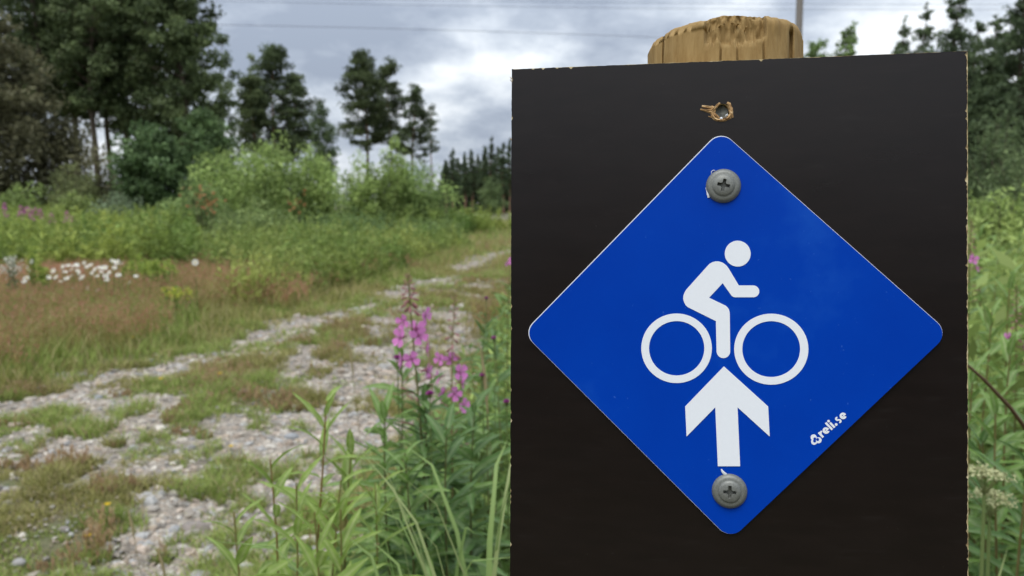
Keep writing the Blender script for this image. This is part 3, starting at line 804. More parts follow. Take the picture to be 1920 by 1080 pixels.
# ------------------------------------------------------------------ grasses (nobody could count them)
def ribbons(P, H, Wd, az, lean, c0, c1, seg=3, curl_=0.0):
    """grass blades: P (N,3) base, H height, Wd width, az lean azimuth, lean 0..1, colours base/tip (N,3)"""
    n = len(P); t = np.linspace(0, 1, seg + 1)
    d = np.stack([np.cos(az), np.sin(az), np.zeros(n)], -1)
    fa = az + math.pi / 2 + rng.normal(0, 0.7, n); sd = np.stack([np.cos(fa), np.sin(fa), np.zeros(n)], -1)
    V = np.zeros((n, 2 * seg + 1, 3)); C = np.zeros((n, 2 * seg + 1, 3))
    for k, tt in enumerate(t):
        p = P + d * (H * lean * tt ** 1.8)[:, None]
        p[:, 2] += H * (tt - (0.30 * lean + curl_) * tt ** 3)
        w = Wd * (1 - tt ** 2.2) * 0.5
        c = c0 + (c1 - c0) * tt
        if k < seg:
            V[:, 2 * k] = p - sd * w[:, None]; V[:, 2 * k + 1] = p + sd * w[:, None]; C[:, 2 * k] = c; C[:, 2 * k + 1] = c
        else: V[:, 2 * k] = p; C[:, 2 * k] = c
    off = (np.arange(n) * (2 * seg + 1))[:, None]
    q = np.concatenate([off + np.array([[2 * k, 2 * k + 1, 2 * k + 3, 2 * k + 2]]) for k in range(seg - 1)]) if seg > 1 else np.zeros((0, 4), int)
    tr = off + np.array([[2 * seg - 2, 2 * seg - 1, 2 * seg]])
    return V.reshape(-1, 3), q, tr, C.reshape(-1, 3)
def rhombs(Cn, dirs, nrm, ln, wd, col):
    """flat leaf shapes: 4 verts each"""
    n = len(Cn)
    dirs = dirs / (np.linalg.norm(dirs, axis=1)[:, None] + 1e-9)
    s = np.cross(dirs, nrm); s /= np.linalg.norm(s, axis=1)[:, None] + 1e-9
    V = np.stack([Cn - dirs * ln[:, None] / 2, Cn + s * wd[:, None] / 2 - dirs * ln[:, None] * 0.05, Cn + dirs * ln[:, None] / 2, Cn - s * wd[:, None] / 2 - dirs * ln[:, None] * 0.05], 1)
    f = (np.arange(n) * 4)[:, None] + np.array([[0, 1, 2, 3]])
    return V.reshape(-1, 3), f, np.repeat(col, 4, 0)
def rand_dirs(n, up=0.0):
    d = rng.normal(size=(n, 3)); d[:, 2] += up
    return d / np.linalg.norm(d, axis=1)[:, None]
def ground_samples(n, y0, y1, pw=1.5, xl=-0.70, xr=0.70, pad=0.8):
    y = y0 + (y1 - y0) * rng.random(n) ** pw
    x = (xl + (xr - xl) * rng.random(n)) * y + rng.normal(0, 0.02, n)
    return x, y
G_GREEN = np.array([0.165, 0.215, 0.050]); G_DARK = np.array([0.085, 0.13, 0.03]); G_OLIVE = np.array([0.205, 0.20, 0.064]); G_STRAW = np.array([0.33, 0.27, 0.145]); G_RED = np.array([0.240, 0.150, 0.095])
def side(x, y):
    """metres left of the left rut (negative: on the track side)"""
    return rut_x(y, RUT_L) - x
def verge_edge(y): return np.maximum(-0.30, rut_x(y, RUT_R) + 0.40)

def blade_stuff(name, label, cat, x, y, H, Wd, cmix, lean=(0.15, 0.7), seg=2, tipmix=0.3):
    n = len(x); z = gz_lin(x, y) - 0.004
    P = np.stack([x, y, z], -1)
    c0 = cmix * (0.75 + 0.5 * rng.random((n, 1)))
    c1 = c0 * (1 - tipmix) + G_STRAW * tipmix * rng.random((n, 1)) + c0 * tipmix * 0.5
    v, q, t, c = ribbons(P, H, Wd, rng.random(n) * 6.28, rng.uniform(*lean, n), c0, c1, seg)
    o = link(name, mesh_np(name, v, [q, t] if len(q) else [t], False, c), M_GRASS)
    return tag(o, label, cat, kind='stuff')

# short turf on and beside the track
x, y = ground_samples(330000, 2.1, 16, 1.45, -0.70, 0.02)
mk = gravel_mask(x, y); tuft = fbm(x, y, 3.2, 33, 3)
k = (mk < 0.02 + 0.10 * rng.random(len(x)) - 0.25 * (tuft < 0.42)) & (side(x, y) < 1.3) & (x < verge_edge(y) + 0.2) & (tuft > 0.16 + 0.2 * rng.random(len(x)))
k |= (mk > 0) & (fbm(x, y, 4.5, 55, 3) > 0.55) & (x < verge_edge(y) + 0.2) & (side(x, y) < 0.5)
x, y, tuft = x[k], y[k], tuft[k]; n = len(x)
tone = fbm(x, y, 0.9, 61, 3)[:, None]
cm = np.where(tone > 0.52, G_GREEN, G_OLIVE * 0.9) * (0.85 + 0.3 * rng.random((n, 1)))
cm = np.where(rng.random((n, 1)) < 0.16, G_STRAW * 0.8, cm)
hgt = (0.022 + 0.045 * rng.random(n)) * (0.5 + 1.2 * np.clip((tuft - 0.36) / 0.3, 0, 1)) * (1 + y / 22)
blade_stuff('track_turf', 'short green turf creeping over the gravel track', 'grass', x, y, hgt, 0.0035 * (1 + y / 7), cm, (0.3, 1.1), 2, 0.2)

# green verge left of the track
x, y = ground_samples(100000, 4.2, 24, 1.25, -0.72, 0.06)
s_ = side(x, y) + (fbm(x, y, 1.1, 71) - 0.5) * 0.8
k = (s_ > 0.2) & (s_ < 2.2 + 3.2 * rng.random(len(x)))
x, y, s_ = x[k], y[k], s_[k]; n = len(x)
tone = fbm(x, y, 0.8, 75, 3)[:, None]
cm = np.where(tone > 0.5, G_GREEN, G_OLIVE) * (0.8 + 0.35 * rng.random((n, 1))); cm = np.where(rng.random((n, 1)) < 0.12, G_STRAW, cm)
blade_stuff('verge_grass', 'green ankle-high grass along the left rut', 'grass', x, y, (0.12 + 0.18 * rng.random(n)) * np.clip(s_ / 0.8, 0.35, 1.5), 0.004 * (1 + y / 8), cm, (0.2, 0.9), 3, 0.25)

# reddish bent grass: thin stems with airy panicles
def bent_grass(name, label, x, y, H, pan=9, cols=(G_RED, G_STRAW)):
    n = len(x); z = gz_lin(x, y)
    P = np.stack([x, y, z], -1); az = rng.random(n) * 6.28; lean = rng.uniform(0.05, 0.35, n)
    c = (G_OLIVE * 0.8 + 0.2 * G_STRAW) * (0.8 + 0.4 * rng.random((n, 1)))
    mb = MB()
    v, q, t, cc = ribbons(P, H, 0.0022 * (1 + y / 6), az, lean, c, c * [1.25, 0.9, 0.9], 2)
    mb.v.append(v); mb.c.append(cc); mb.f[4] = [q]; mb.f[3] = [t]; mb.n += len(v)
    # panicle flecks
    tt = 0.62 + 0.40 * rng.random((n, pan))
    d = np.stack([np.cos(az), np.sin(az), np.zeros(n)], -1)
    ctr = P[:, None, :] + d[:, None, :] * (H * lean)[:, None, None] * (tt ** 1.8)[..., None]
    ctr[..., 2] += H[:, None] * (tt - 0.30 * lean[:, None] * tt ** 3)
    spread = 0.035 * (1.05 - tt) / 0.4 + 0.008
    off = rng.normal(size=(n, pan, 3)) * [1, 1, 0.5] * spread[..., None] * (H / 0.5)[:, None, None]
    ctr = (ctr + off).reshape(-1, 3); m_ = len(ctr)
    yy = np.repeat(y, pan)
    mixc = rng.random((m_, 1)) ** 1.3; base = np.repeat(fbm(x, y, 0.7, 81, 3), pan)[:, None]
    col = cols[0] * (1 - mixc * 0.75) + cols[1] * mixc * 0.75
    col = np.where(rng.random((m_, 1)) < 0.48 - 0.45 * np.clip((base - 0.35) / 0.3, 0, 1), G_OLIVE * 0.95, col)
    col = col * (0.75 + 0.5 * base) * (0.8 + 0.4 * rng.random((m_, 1)))
    dr = off.reshape(-1, 3) + [0, 0, 0.03] + rng.normal(size=(m_, 3)) * 0.006
    v, f, cc = rhombs(ctr, dr, rand_dirs(m_), 0.020 * (1 + yy / 14), 0.0034 * (1 + yy / 5), col)
    mb.add(v, f, cc)
    o = link(name, mb.mesh(name), M_GRASS)
    return tag(o, label, 'grass', kind='stuff')
x, y = ground_samples(60000, 5.5, 17, 1.2, -0.70, -0.05)
s_ = side(x, y) + (fbm(x, y, 0.9, 91) - 0.5) * 1.6
k = (s_ > 0.9) & (s_ < 5.0) & (rng.random(len(x)) < np.clip((s_ - 0.7) * 0.8, 0.12, 1)) & (y < 15.5)
x, y = x[k][:15000], y[k][:15000]; n = len(x)
bent_grass('bent_grass_meadow', 'reddish brown flowering bent grass across the meadow edge', x, y, 0.17 + 0.22 * rng.random(n), 11, (G_RED * [1.28, 0.92, 1.02], G_STRAW * [0.9, 0.82, 0.85]))
# middle strip between the ruts
x, y = ground_samples(60000, 4.3, 20, 1.3, -0.66, 0.02)
k = (side(x, y) < -0.25) & (x < rut_x(y, RUT_R) - 0.22) & (gravel_mask(x, y) < 0.05) & (fbm(x, y, 2.6, 95, 4) > 0.40 + 0.25 * rng.random(len(x)))
x, y = x[k][:3200], y[k][:3200]; n = len(x)
bent_grass('bent_grass_strip', 'brownish flowering grass on the strip between the ruts', x, y, (0.05 + 0.13 * rng.random(n) ** 1.6) * np.clip(y / 7, 0.45, 1.1) * np.clip(-gravel_mask(x, y) * 2, 0.5, 1.2), 7)
# patches on the near track, left
x, y = ground_samples(26000, 2.3, 5.4, 1.1, -0.66, -0.25)
k = (gravel_mask(x, y) < 0.0) & (fbm(x, y, 1.9, 101, 3) > 0.50)
x, y = x[k][:800], y[k][:800]; n = len(x)
bent_grass('bent_grass_patches', 'low brown seeding grass in patches on the near track', x, y, (0.04 + 0.07 * rng.random(n)) * np.clip(-gravel_mask(x, y) * 2.5, 0.35, 1.2), 7)
# right side of the track, far
x, y = ground_samples(24000, 7.5, 26, 1.2, -0.10, 0.12)
k = (x > rut_x(y, RUT_R) + 0.25) & (x < rut_x(y, RUT_R) + 2.2)
x, y = x[k][:5000], y[k][:5000]; n = len(x)
bent_grass('bent_grass_far_verge', 'reddish grass along the far right side of the track', x, y, 0.25 + 0.25 * rng.random(n), 8)

x, y = ground_samples(60000, 15, 60, 1.3, -0.22, 0.30)
k = np.minimum(dist_poly(x, y, RUT_L), dist_poly(x, y, RUT_R)) > 0.28 + 0.3 * rng.random(len(x))
x, y = x[k], y[k]; n = len(x)
cm = np.where(fbm(x, y, 0.35, 175, 3)[:, None] > 0.5, G_GREEN, G_OLIVE) * (0.8 + 0.35 * rng.random((n, 1))); cm = np.where(rng.random((n, 1)) < 0.2, G_RED, cm)
blade_stuff('far_grass', 'pale green grass where the track bends away', 'grass', x, y, 0.14 + 0.22 * rng.random(n), 0.0045 * (1 + y / 8), cm, (0.2, 0.9), 2, 0.25)

# tall mixed herbs of the meadow, far side
def herb_mass(name, label, x, y, H, leaf, colA, colB, per=14, upward=0.6):
    n = len(x); z = gz_lin(x, y)
    P = np.stack([x, y, z], -1); az = rng.random(n) * 6.28; lean = rng.uniform(0.02, 0.25, n)
    mb = MB()
    tone = np.clip((fbm(x, y, 0.55, 121, 4)[:, None] - 0.5) * 2.4 + 0.45, 0, 1)
    c = (colA * (1 - tone) + colB * tone) * (0.75 + 0.5 * rng.random((n, 1)))
    v, q, t, cc = ribbons(P, H, 0.004 * (1 + y / 8), az, lean, c * 0.8, c, 2)
    mb.v.append(v); mb.c.append(cc); mb.f[4] = [q]; mb.f[3] = [t]; mb.n += len(v)
    tt = 0.18 + 0.82 * rng.random((n, per))
    d = np.stack([np.cos(az), np.sin(az), np.zeros(n)], -1)
    ctr = P[:, None, :] + d[:, None, :] * (H * lean)[:, None, None] * (tt ** 1.8)[..., None]
    ctr[..., 2] += H[:, None] * (tt - 0.30 * lean[:, None] * tt ** 3)
    dr = rng.normal(size=(n, per, 3)); dr[..., 2] = np.abs(dr[..., 2]) * upward + 0.2; dr /= np.linalg.norm(dr, axis=-1)[..., None]
    ln = np.repeat(leaf * (1 + y / 40), per) * (0.6 + 0.7 * rng.random(n * per)) * (1.15 - 0.5 * tt.ravel())
    ctr = ctr.reshape(-1, 3) + dr.reshape(-1, 3) * ln[:, None] * 0.5
    col = np.repeat(c, per, 0) * (0.75 + 0.5 * rng.random((n * per, 1)))
    v, f, cc = rhombs(ctr, dr.reshape(-1, 3), rand_dirs(n * per, 0.8), ln, ln * 0.28, col)
    mb.add(v, f, cc)
    return tag(link(name, mb.mesh(name), M_GRASS), label, 'plants', kind='stuff')
x, y = ground_samples(26000, 9, 34, 1.0, -0.70, 0.02)
s_ = side(x, y) + (fbm(x, y, 0.6, 131) - 0.5) * 3
k = (s_ > 3.4) & (y > 10.8 + 2 * fbm(x, y, 0.5, 133)) & ((x / y < -0.385) | (y > 27))
x, y = x[k][:9500], y[k][:9500]; n = len(x)
hh = (0.40 + 0.70 * rng.random(n) ** 1.5) * (0.55 + 0.9 * fbm(x, y, 0.5, 137))
herb_mass('meadow_herbs', 'tall green herbs filling the meadow behind the red grass', x, y, hh, 0.13, np.array([0.080, 0.130, 0.032]), np.array([0.205, 0.240, 0.055]), 13)
x, y = ground_samples(16000, 9, 30, 1.0, -0.50, 0.03)
s_ = side(x, y)
k = (s_ > 0.9) & (s_ < 4.6) & (y > 8.5 + 3.0 * (x < -3.2)) & (y < 22)
x, y = x[k][:5200], y[k][:5200]; n = len(x)
herb_mass('trackside_herbs', 'knee-high green weeds along the far left side of the track', x, y, (0.18 + 0.42 * rng.random(n) ** 1.4) * np.clip(side(x, y), 0.4, 1.2) * (0.45 + 1.2 * fbm(x, y, 0.8, 151)), 0.10, np.array([0.10, 0.15, 0.036]), np.array([0.22, 0.245, 0.068]), 12)
# verge on the right of the track and behind the sign
x, y = ground_samples(30000, 1.6, 30, 1.25, -0.35, 0.75)
k = (x > verge_edge(y) + 0.05 + 0.2 * rng.random(len(x)))
x, y = x[k][:9500], y[k][:9500]; n = len(x)
hh = (0.25 + 0.5 * rng.random(n)) * np.clip((x - verge_edge(y)) / 0.5 + 0.35, 0.4, 1.35)
hh = np.where(x / y > 0.3, hh * 1.15, hh)
herb_mass('verge_herbs', 'thick green verge growth behind and beside the sign', x, y, hh, 0.10, np.array([0.10, 0.155, 0.045]), np.array([0.24, 0.29, 0.085]), 12)

x = rng.uniform(-0.34, 1.3, 2600); y = rng.uniform(0.85, 2.6, 2600)
k = (x > -0.30 + 0.05 * rng.normal(size=len(x))) & ((x < 0.05) | (x / y > 0.45)) & ~((x > 0.0) & (x < 0.2) & (y < 0.9))
x, y = x[k], y[k]; n = len(x)
herb_mass('verge_undergrowth', 'dense green leaves filling in below the fireweed', x, y, (0.42 + 0.30 * rng.random(n)) * np.clip((x + 0.36) / 0.12, 0.3, 1), 0.085, np.array([0.085, 0.14, 0.042]), np.array([0.20, 0.27, 0.08]), 16, 0.4)

# ------------------------------------------------------------------ trees and shrubs
def place(px, Y): return float((px - 960) / F * Y)
def make_woody(name, label, cat, group, px, top, Y, kind, base_py, width, n_leaf, colA, colB, leaf=0.2, limbs=26, trunk_r=None, bark=(0.11, 0.085, 0.065), trunk_lean=0.0, seed=None, stems=1, clump=None, crownname='crown'):
    H = float(at(px, top, Y)[2]); X = place(px, Y)
    zg = float(gz_lin(X, Y)) if abs(Y) < 4000 else 0
    zb = max(0.1, float(at(px, base_py, Y)[2]))
    Rc = width / 2 / F * Y
    root = empty(name, (X, Y, zg), label, cat, group)
    if kind == 'spruce': limbs = int(limbs * 1.6); n_leaf = int(n_leaf * 1.7); Rc *= 1.3; leaf *= 1.25
    if kind == 'broad': n_leaf = int(n_leaf * 1.7); limbs = int(limbs * 2.3); leaf *= 0.95; Rc *= 1.14
    if kind == 'pine': Rc *= 1.15; limbs = int(limbs * 1.15); n_leaf = int(n_leaf * 1.45); leaf *= 1.1
    if kind == 'shrub': n_leaf = int(n_leaf * 1.35); Rc *= 1.1; limbs = int(limbs * 1.3)
    H -= zg; zb -= zg
    tr = trunk_r or 0.010 * H + 0.03
    mb = MB(); cl = []
    def prof(t):
        if kind == 'spruce': return (1 - t) ** 0.75 * random.uniform(0.8, 1.1) + 0.04
        if kind == 'pine': return max(0.16, (1 - max(0, (t - 0.2) / 0.8) ** 2.2)) * (0.40 + 0.75 * random.random()) * (0.75 + 0.25 * min(1, t * 5))
        if kind == 'shrub': return math.sqrt(max(0.0, 1 - max(0.0, (t - 0.40) / 0.60) ** 2)) * (0.7 + 0.4 * random.random())
        if kind == 'narrow': return max(0.1, math.sin(math.pi * min(1, t * 0.9 + 0.1)) ** 0.7) * (0.7 + 0.4 * random.random())
        return max(0.15, math.sin(math.pi * min(1, t * 0.82 + 0.16)) ** 0.55) * (0.75 + 0.35 * random.random())
    slope = {'spruce': -0.30, 'pine': 0.22, 'broad': 0.55, 'narrow': 0.9, 'shrub': 1.1}[kind]
    wob = lambda z: np.array([math.sin(z * 0.5 + px) * 0.02 * H + trunk_lean * z, math.cos(z * 0.43 + px) * 0.015 * H, 0]) * min(1, z / H)
    if kind != 'shrub':
        zs = np.linspace(-0.15, H * 0.97, 9)
        path = np.array([[0, 0, z] for z in zs]) + np.array([wob(max(0, z)) for z in zs])
        v, f = tube(path, np.maximum(0.012, tr * (1 - np.clip(zs / H, 0, 1)) ** 0.8 + 0.01), 7)
        hfrac = np.clip((v[:, 2] / H), 0, 1)[:, None]
        cb = np.array(bark) if kind != 'pine' else np.array(bark) * (1 - hfrac) + np.array((0.24, 0.125, 0.06)) * hfrac
        mb.add(v, f, cb * (0.8 + 0.4 * rng.random((len(v), 1))))
    for i_ in range(limbs):
        t = (i_ + random.random()) / limbs
        az = i_ * 2.399 + random.uniform(-0.5, 0.5)
        L_ = Rc * prof(t) * random.uniform(0.75, 1.08)
        zt = zb + (H - zb) * t
        z0 = zt - L_ * slope * 0.75
        if kind == 'shrub': z0 = max(0.0, z0 * 0.15); st = np.array([math.cos(az), math.sin(az), 0]) * Rc * 0.18 * random.random() + [0, 0, z0]
        else:
            z0 = min(max(z0, min(zb * 0.7, 0.3 * H), 0.1), H * 0.95); st = np.array([0, 0, z0]) + wob(z0)
        en = np.array([math.cos(az) * L_, math.sin(az) * L_, zt + random.uniform(-.04, .04) * H]) + (wob(zt) if kind != 'shrub' else 0)
        mid = (st + en) / 2 + [0, 0, 0.08 * L_ * (1 if kind != 'spruce' else -0.6)]
        if kind == 'shrub': mid = st * 0.55 + en * 0.45 + [0, 0, 0.15 * (H - zb)]
        v, f = tube([st, mid, en], [max(0.008, tr * 0.32 * (1 - 0.6 * t)), max(0.006, tr * 0.2 * (1 - 0.5 * t)), 0.005], 4)
        mb.add(v, f, np.array(bark) * 0.9)
        nc = 4 if kind in ('broad', 'shrub') else 5
        cb_ = random.uniform(0.72, 1.28)
        for q in range(nc):
            s_ = (0.35 + 0.65 * (q + random.random()) / nc) if kind != 'pine' else 0.45 + 0.6 * (q + random.random()) / nc
            p = (st * (1 - s_) ** 2 + 2 * mid * s_ * (1 - s_) + en * s_ ** 2) if kind != 'shrub' else (mid + (en - mid) * (2 * s_ - 1) if s_ > 0.5 else st + (mid - st) * 2 * s_)
            cr_ = clump if clump else (0.16 + 0.10 * random.random()) * Rc + 0.12
            if kind == 'spruce': cr_ = 0.26 * L_ + 0.10
            if kind == 'pine': cr_ = (0.14 + 0.12 * random.random()) * Rc + 0.10
            if kind == 'broad': cr_ *= random.uniform(0.4, 1.0)
            cl.append((p + rng.normal(size=3) * cr_ * 0.35, cr_ * random.uniform(0.75, 1.2), cb_ * random.uniform(0.85, 1.15)))
    cl.append((np.array([0, 0, H * 0.97]) + (wob(H) if kind != 'shrub' else 0), 0.10 * Rc + 0.1, 1.1))
    trunk = link('trunk' if kind != 'shrub' else 'stems', mb.mesh('trunk', True), M_BARK, root)
    C = np.array([c[0] for c in cl]); S = np.array([c[1] for c in cl]); B = np.array([c[2] for c in cl])
    pr = S ** 1.6; idx = rng.choice(len(cl), n_leaf, p=pr / pr.sum())
    sq = {'spruce': 0.6, 'pine': 0.44, 'broad': 0.75, 'narrow': 0.9, 'shrub': 0.95}[kind]
    off = rand_dirs(n_leaf) * (rng.random((n_leaf, 1)) ** 0.45) * [1, 1, sq]
    pos = C[idx] + off * S[idx][:, None]
    if kind == 'shrub': pos[:, 2] = np.abs(pos[:, 2])
    pos[:, 2] = np.maximum(pos[:, 2], 0.03)
    mixc = np.clip(rng.random((n_leaf, 1)) * 0.6 + (B[idx][:, None] - 0.7) * 0.5, 0, 1)
    col = (np.array(colA) * (1 - mixc) + np.array(colB) * mixc) * B[idx][:, None] * (0.75 + 0.5 * rng.random((n_leaf, 1)))
    dr = rand_dirs(n_leaf, -0.1 if kind != 'shrub' else 0.7)
    ln = leaf * rng.uniform(0.6, 1.35, n_leaf)
    asp = {'spruce': 0.35, 'pine': 0.40, 'broad': 0.62, 'narrow': 0.55, 'shrub': 0.36}[kind]
    v, f, cc = rhombs(pos, dr, rand_dirs(n_leaf, 0.6), ln, ln * asp, col)
    link(crownname, mesh_np(crownname, v, f, False, cc), M_TREE, root)
    return root
DK, DK2 = (0.046, 0.066, 0.029), (0.086, 0.108, 0.044)       # dense broadleaf wood
PI, PI2 = (0.038, 0.052, 0.023), (0.066, 0.083, 0.033)       # pine
SPc, SP2 = (0.032, 0.048, 0.024), (0.058, 0.078, 0.036)      # spruce
WI, WI2 = (0.115, 0.165, 0.052), (0.205, 0.255, 0.080)        # willow
BI, BI2 = (0.09, 0.135, 0.05), (0.15, 0.20, 0.075)           # young birch
T = make_woody
LW = 'trees of the dense wood on the left'
T('spruce_tree', 'dense brownish-olive spruce with branches down to the ground, wood\'s outer edge', 'tree', LW, 0, 0, 33, 'spruce', 372, 290, 19000, (0.060, 0.060, 0.032), (0.085, 0.080, 0.042), 0.20, 60)
aspen = 'tall dark aspen with bare lower trunk in the dense wood'
for (px, top, Y, bs, w, nl) in [(85, -170, 43, 190, 190, 9000), (150, -190, 45, 215, 170, 9000), (190, -160, 42, 200, 150, 8000), (215, -120, 47, 150, 160, 8000), (290, -150, 44, 265, 190, 11000), (245, -60, 50, 240, 120, 6000), (120, -40, 52, 200, 120, 6000)]:
    T('aspen_tree', aspen, 'tree', LW, px, top, Y, 'broad', bs, w, nl, DK, DK2, 0.23, 34, 0.17)
T('aspen_tree', 'tall bushy aspen at the right edge of the dense wood', 'tree', LW, 358, -80, 42, 'broad', 300, 160, 13000, DK, DK2, 0.22, 40, 0.17)
T('birch_tree', 'slender pale-leaved birch just right of the dense wood', 'tree', None, 428, 62, 52, 'narrow', 320, 66, 3600, (0.06, 0.085, 0.045), (0.11, 0.135, 0.07), 0.18, 24, 0.08)
T('alder_tree', 'low round dark alder in front of the dense wood', 'tree', None, 297, 252, 31, 'broad', 375, 140, 7000, (0.05, 0.085, 0.034), (0.085, 0.125, 0.05), 0.17, 34, 0.09)
T('alder_tree', 'low green alder between the dense wood and the willow thicket', 'tree', None, 392, 215, 36, 'broad', 360, 110, 6000, (0.05, 0.085, 0.034), (0.09, 0.13, 0.05), 0.17, 30, 0.09)
for (px, top, Y, w) in [(60, 335, 38, 150), (185, 330, 40, 130), (240, 322, 37, 110)]:
    T('undergrowth_bush', 'dark shady bush under the aspens of the dense wood', 'bush', 'undergrowth bushes', px, top, Y, 'shrub', 392, w, 3500, (0.040, 0.052, 0.026), (0.07, 0.08, 0.04), 0.17, 26)
# pines
P1 = 'pines of the group behind the willow thicket'
T('pine_tree', 'pine with a broad ragged crown, tallest of the group behind the willow thicket', 'tree', P1, 522, 92, 60, 'pine', 300, 118, 8000, PI, (0.075, 0.10, 0.045), 0.24, 40, 0.15)
T('pine_tree', 'dark leaning pine on the left of the group behind the willow thicket', 'tree', P1, 484, 140, 58, 'pine', 292, 84, 5000, PI, PI2, 0.22, 30, 0.13)
T('pine_tree', 'wide-branched dark pine on the right of the group behind the willow thicket', 'tree', P1, 556, 142, 61, 'pine', 300, 88, 5000, PI, PI2, 0.22, 30, 0.13)
T('birch_tree', 'thin pale birch rising behind the leaning pine', 'tree', None, 487, 98, 70, 'narrow', 250, 34, 1500, (0.09, 0.11, 0.06), (0.14, 0.16, 0.09), 0.18, 16, 0.06)
T('alder_tree', 'slim dark alder standing alone between the two pine groups', 'tree', None, 610, 205, 50, 'narrow', 345, 66, 4200, (0.045, 0.07, 0.032), (0.08, 0.105, 0.046), 0.18, 28, 0.08)
P2 = 'pines of the group right of the lone alder'
T('pine_tree', 'tall thick-crowned pine, highest of the group right of the lone alder', 'tree', P2, 690, 100, 64, 'pine', 268, 104, 8000, PI, PI2, 0.23, 40, 0.15)
T('pine_tree', 'pointed dark pine in the middle of the group right of the lone alder', 'tree', P2, 735, 122, 66, 'pine', 275, 84, 5600, PI, PI2, 0.22, 32, 0.13)
T('pine_tree', 'lower dark pine with drooping side branches, right side of its group', 'tree', P2, 776, 165, 65, 'pine', 290, 74, 4600, PI, (0.07, 0.09, 0.045), 0.21, 28, 0.12)
T('pine_tree', 'thin sparse pine with a nearly bare stem beside the right pine group', 'tree', None, 812, 198, 74, 'pine', 285, 34, 800, (0.06, 0.075, 0.045), (0.09, 0.105, 0.06), 0.19, 16, 0.08)
# willow thicket and shrubs
WT = 'willow bushes of the thicket by the track'
T('willow_bush', 'broad grey-green willow bush, left one of the thicket by the track', 'bush', WT, 425, 300, 22, 'shrub', 470, 170, 9500, WI, WI2, 0.13, 44)
T('willow_bush', 'tall upright willow bush, highest of the thicket by the track', 'bush', WT, 505, 268, 23, 'shrub', 465, 150, 9500, WI, WI2, 0.13, 44)
T('willow_bush', 'light green willow bush on the right flank of the thicket', 'bush', WT, 588, 285, 24, 'shrub', 465, 140, 8000, WI, WI2, 0.13, 40)
T('rowan_bush', 'leafy bush with orange-red leaf tips in front of the willow thicket', 'bush', None, 372, 352, 19.5, 'shrub', 500, 110, 6500, (0.085, 0.13, 0.045), (0.17, 0.215, 0.075), 0.11, 34)
T('birch_bush', 'yellow-green low birch bush in front of the willow thicket', 'bush', None, 470, 395, 18.5, 'shrub', 500, 170, 7500, (0.085, 0.125, 0.045), (0.17, 0.205, 0.07), 0.10, 34)
T('sapling_bush', 'young light green birch sapling above the round willow', 'tree', None, 742, 262, 28, 'shrub', 420, 70, 3500, WI, WI2, 0.13, 26)
T('willow_bush', 'round willow bush beside the track bend', 'bush', WT, 775, 315, 29, 'shrub', 430, 150, 9000, (0.095, 0.145, 0.046), (0.165, 0.215, 0.068), 0.14, 44)
T('willow_bush', 'loose willow bush between the thicket and the round willow', 'bush', WT, 685, 305, 28, 'shrub', 440, 100, 5200, WI, WI2, 0.14, 34)
T('weed_bush', 'low dark green shrub at the foot of the loose willow', 'bush', None, 660, 415, 20, 'shrub', 500, 190, 6000, (0.06, 0.10, 0.035), (0.12, 0.16, 0.055), 0.10, 30)
T('weed_bush', 'low shrub where the track passes the round willow', 'bush', None, 800, 420, 23, 'shrub', 480, 130, 4500, (0.075, 0.115, 0.04), (0.13, 0.17, 0.06), 0.10, 26)
T('meadow_bush', 'small olive bush at the back of the meadow below the wood', 'bush', None, 145, 308, 30, 'shrub', 395, 85, 3500, (0.085, 0.10, 0.045), (0.15, 0.165, 0.065), 0.13, 26)
T('meadow_bush', 'bright green low bush by the meadow\'s pink flowers', 'bush', None, 40, 352, 27, 'shrub', 400, 90, 3200, (0.09, 0.13, 0.04), (0.16, 0.20, 0.06), 0.12, 24)
T('meadow_bush', 'small yellow-green bush right of the pink flowers', 'bush', None, 145, 362, 25, 'shrub', 420, 80, 3200, (0.10, 0.135, 0.045), (0.17, 0.20, 0.06), 0.12, 24)
T('meadow_bush', 'small grey-green willow at the foot of the round alder', 'bush', None, 228, 366, 24, 'shrub', 425, 76, 3200, (0.10, 0.135, 0.075), (0.155, 0.19, 0.11), 0.11, 24)
# far forest beyond the bend
random.seed(77)
for q, (px, top) in enumerate([(838, 300), (850, 280), (861, 296), (873, 288), (886, 282), (898, 290), (908, 272), (920, 258), (932, 274), (944, 266), (956, 260), (975, 266), (1000, 262), (1035, 270), (1070, 260)]):
    T('spruce_tree', 'dark spruce in the forest edge beyond the track bend', 'tree', 'trees of the far forest edge', px, top, 118 + (q % 3) * 7, 'spruce', 356 + (q % 2) * 10, 19 + 5 * (q % 3), 2000, SPc, SP2, 0.27, 40, 0.22, bark=(0.14, 0.085, 0.06))
def far_wood():
    n_ = 26000; X_ = rng.uniform(-16, 30, n_); Y_ = rng.uniform(128, 150, n_); top_ = 3.0 + 2.6 * vnoise(X_, Y_ * 0, 0.45, 3) + 2 * vnoise(X_, Y_ * 0, 1.7, 6)
    top_ *= np.clip((X_ + 16) / 5, 0.25, 1)
    pos = np.stack([X_, Y_, top_ * rng.random(n_) ** 0.8], -1)
    v, f, c = rhombs(pos, rand_dirs(n_), rand_dirs(n_, 0.4), np.full(n_, 0.75), np.full(n_, 0.4), (np.array(SPc) * 0.9) * (0.6 + 0.7 * rng.random((n_, 1))))
    tag(link('far_wood', mesh_np('far_wood', v, f, False, c), M_TREE), 'dark wood closing the view behind the far forest edge', 'wood', kind='stuff')
far_wood()
T('far_bush', 'green bush in front of the far forest edge', 'bush', None, 920, 330, 95, 'shrub', 405, 60, 1800, (0.05, 0.075, 0.03), (0.09, 0.12, 0.045), 0.32, 20)
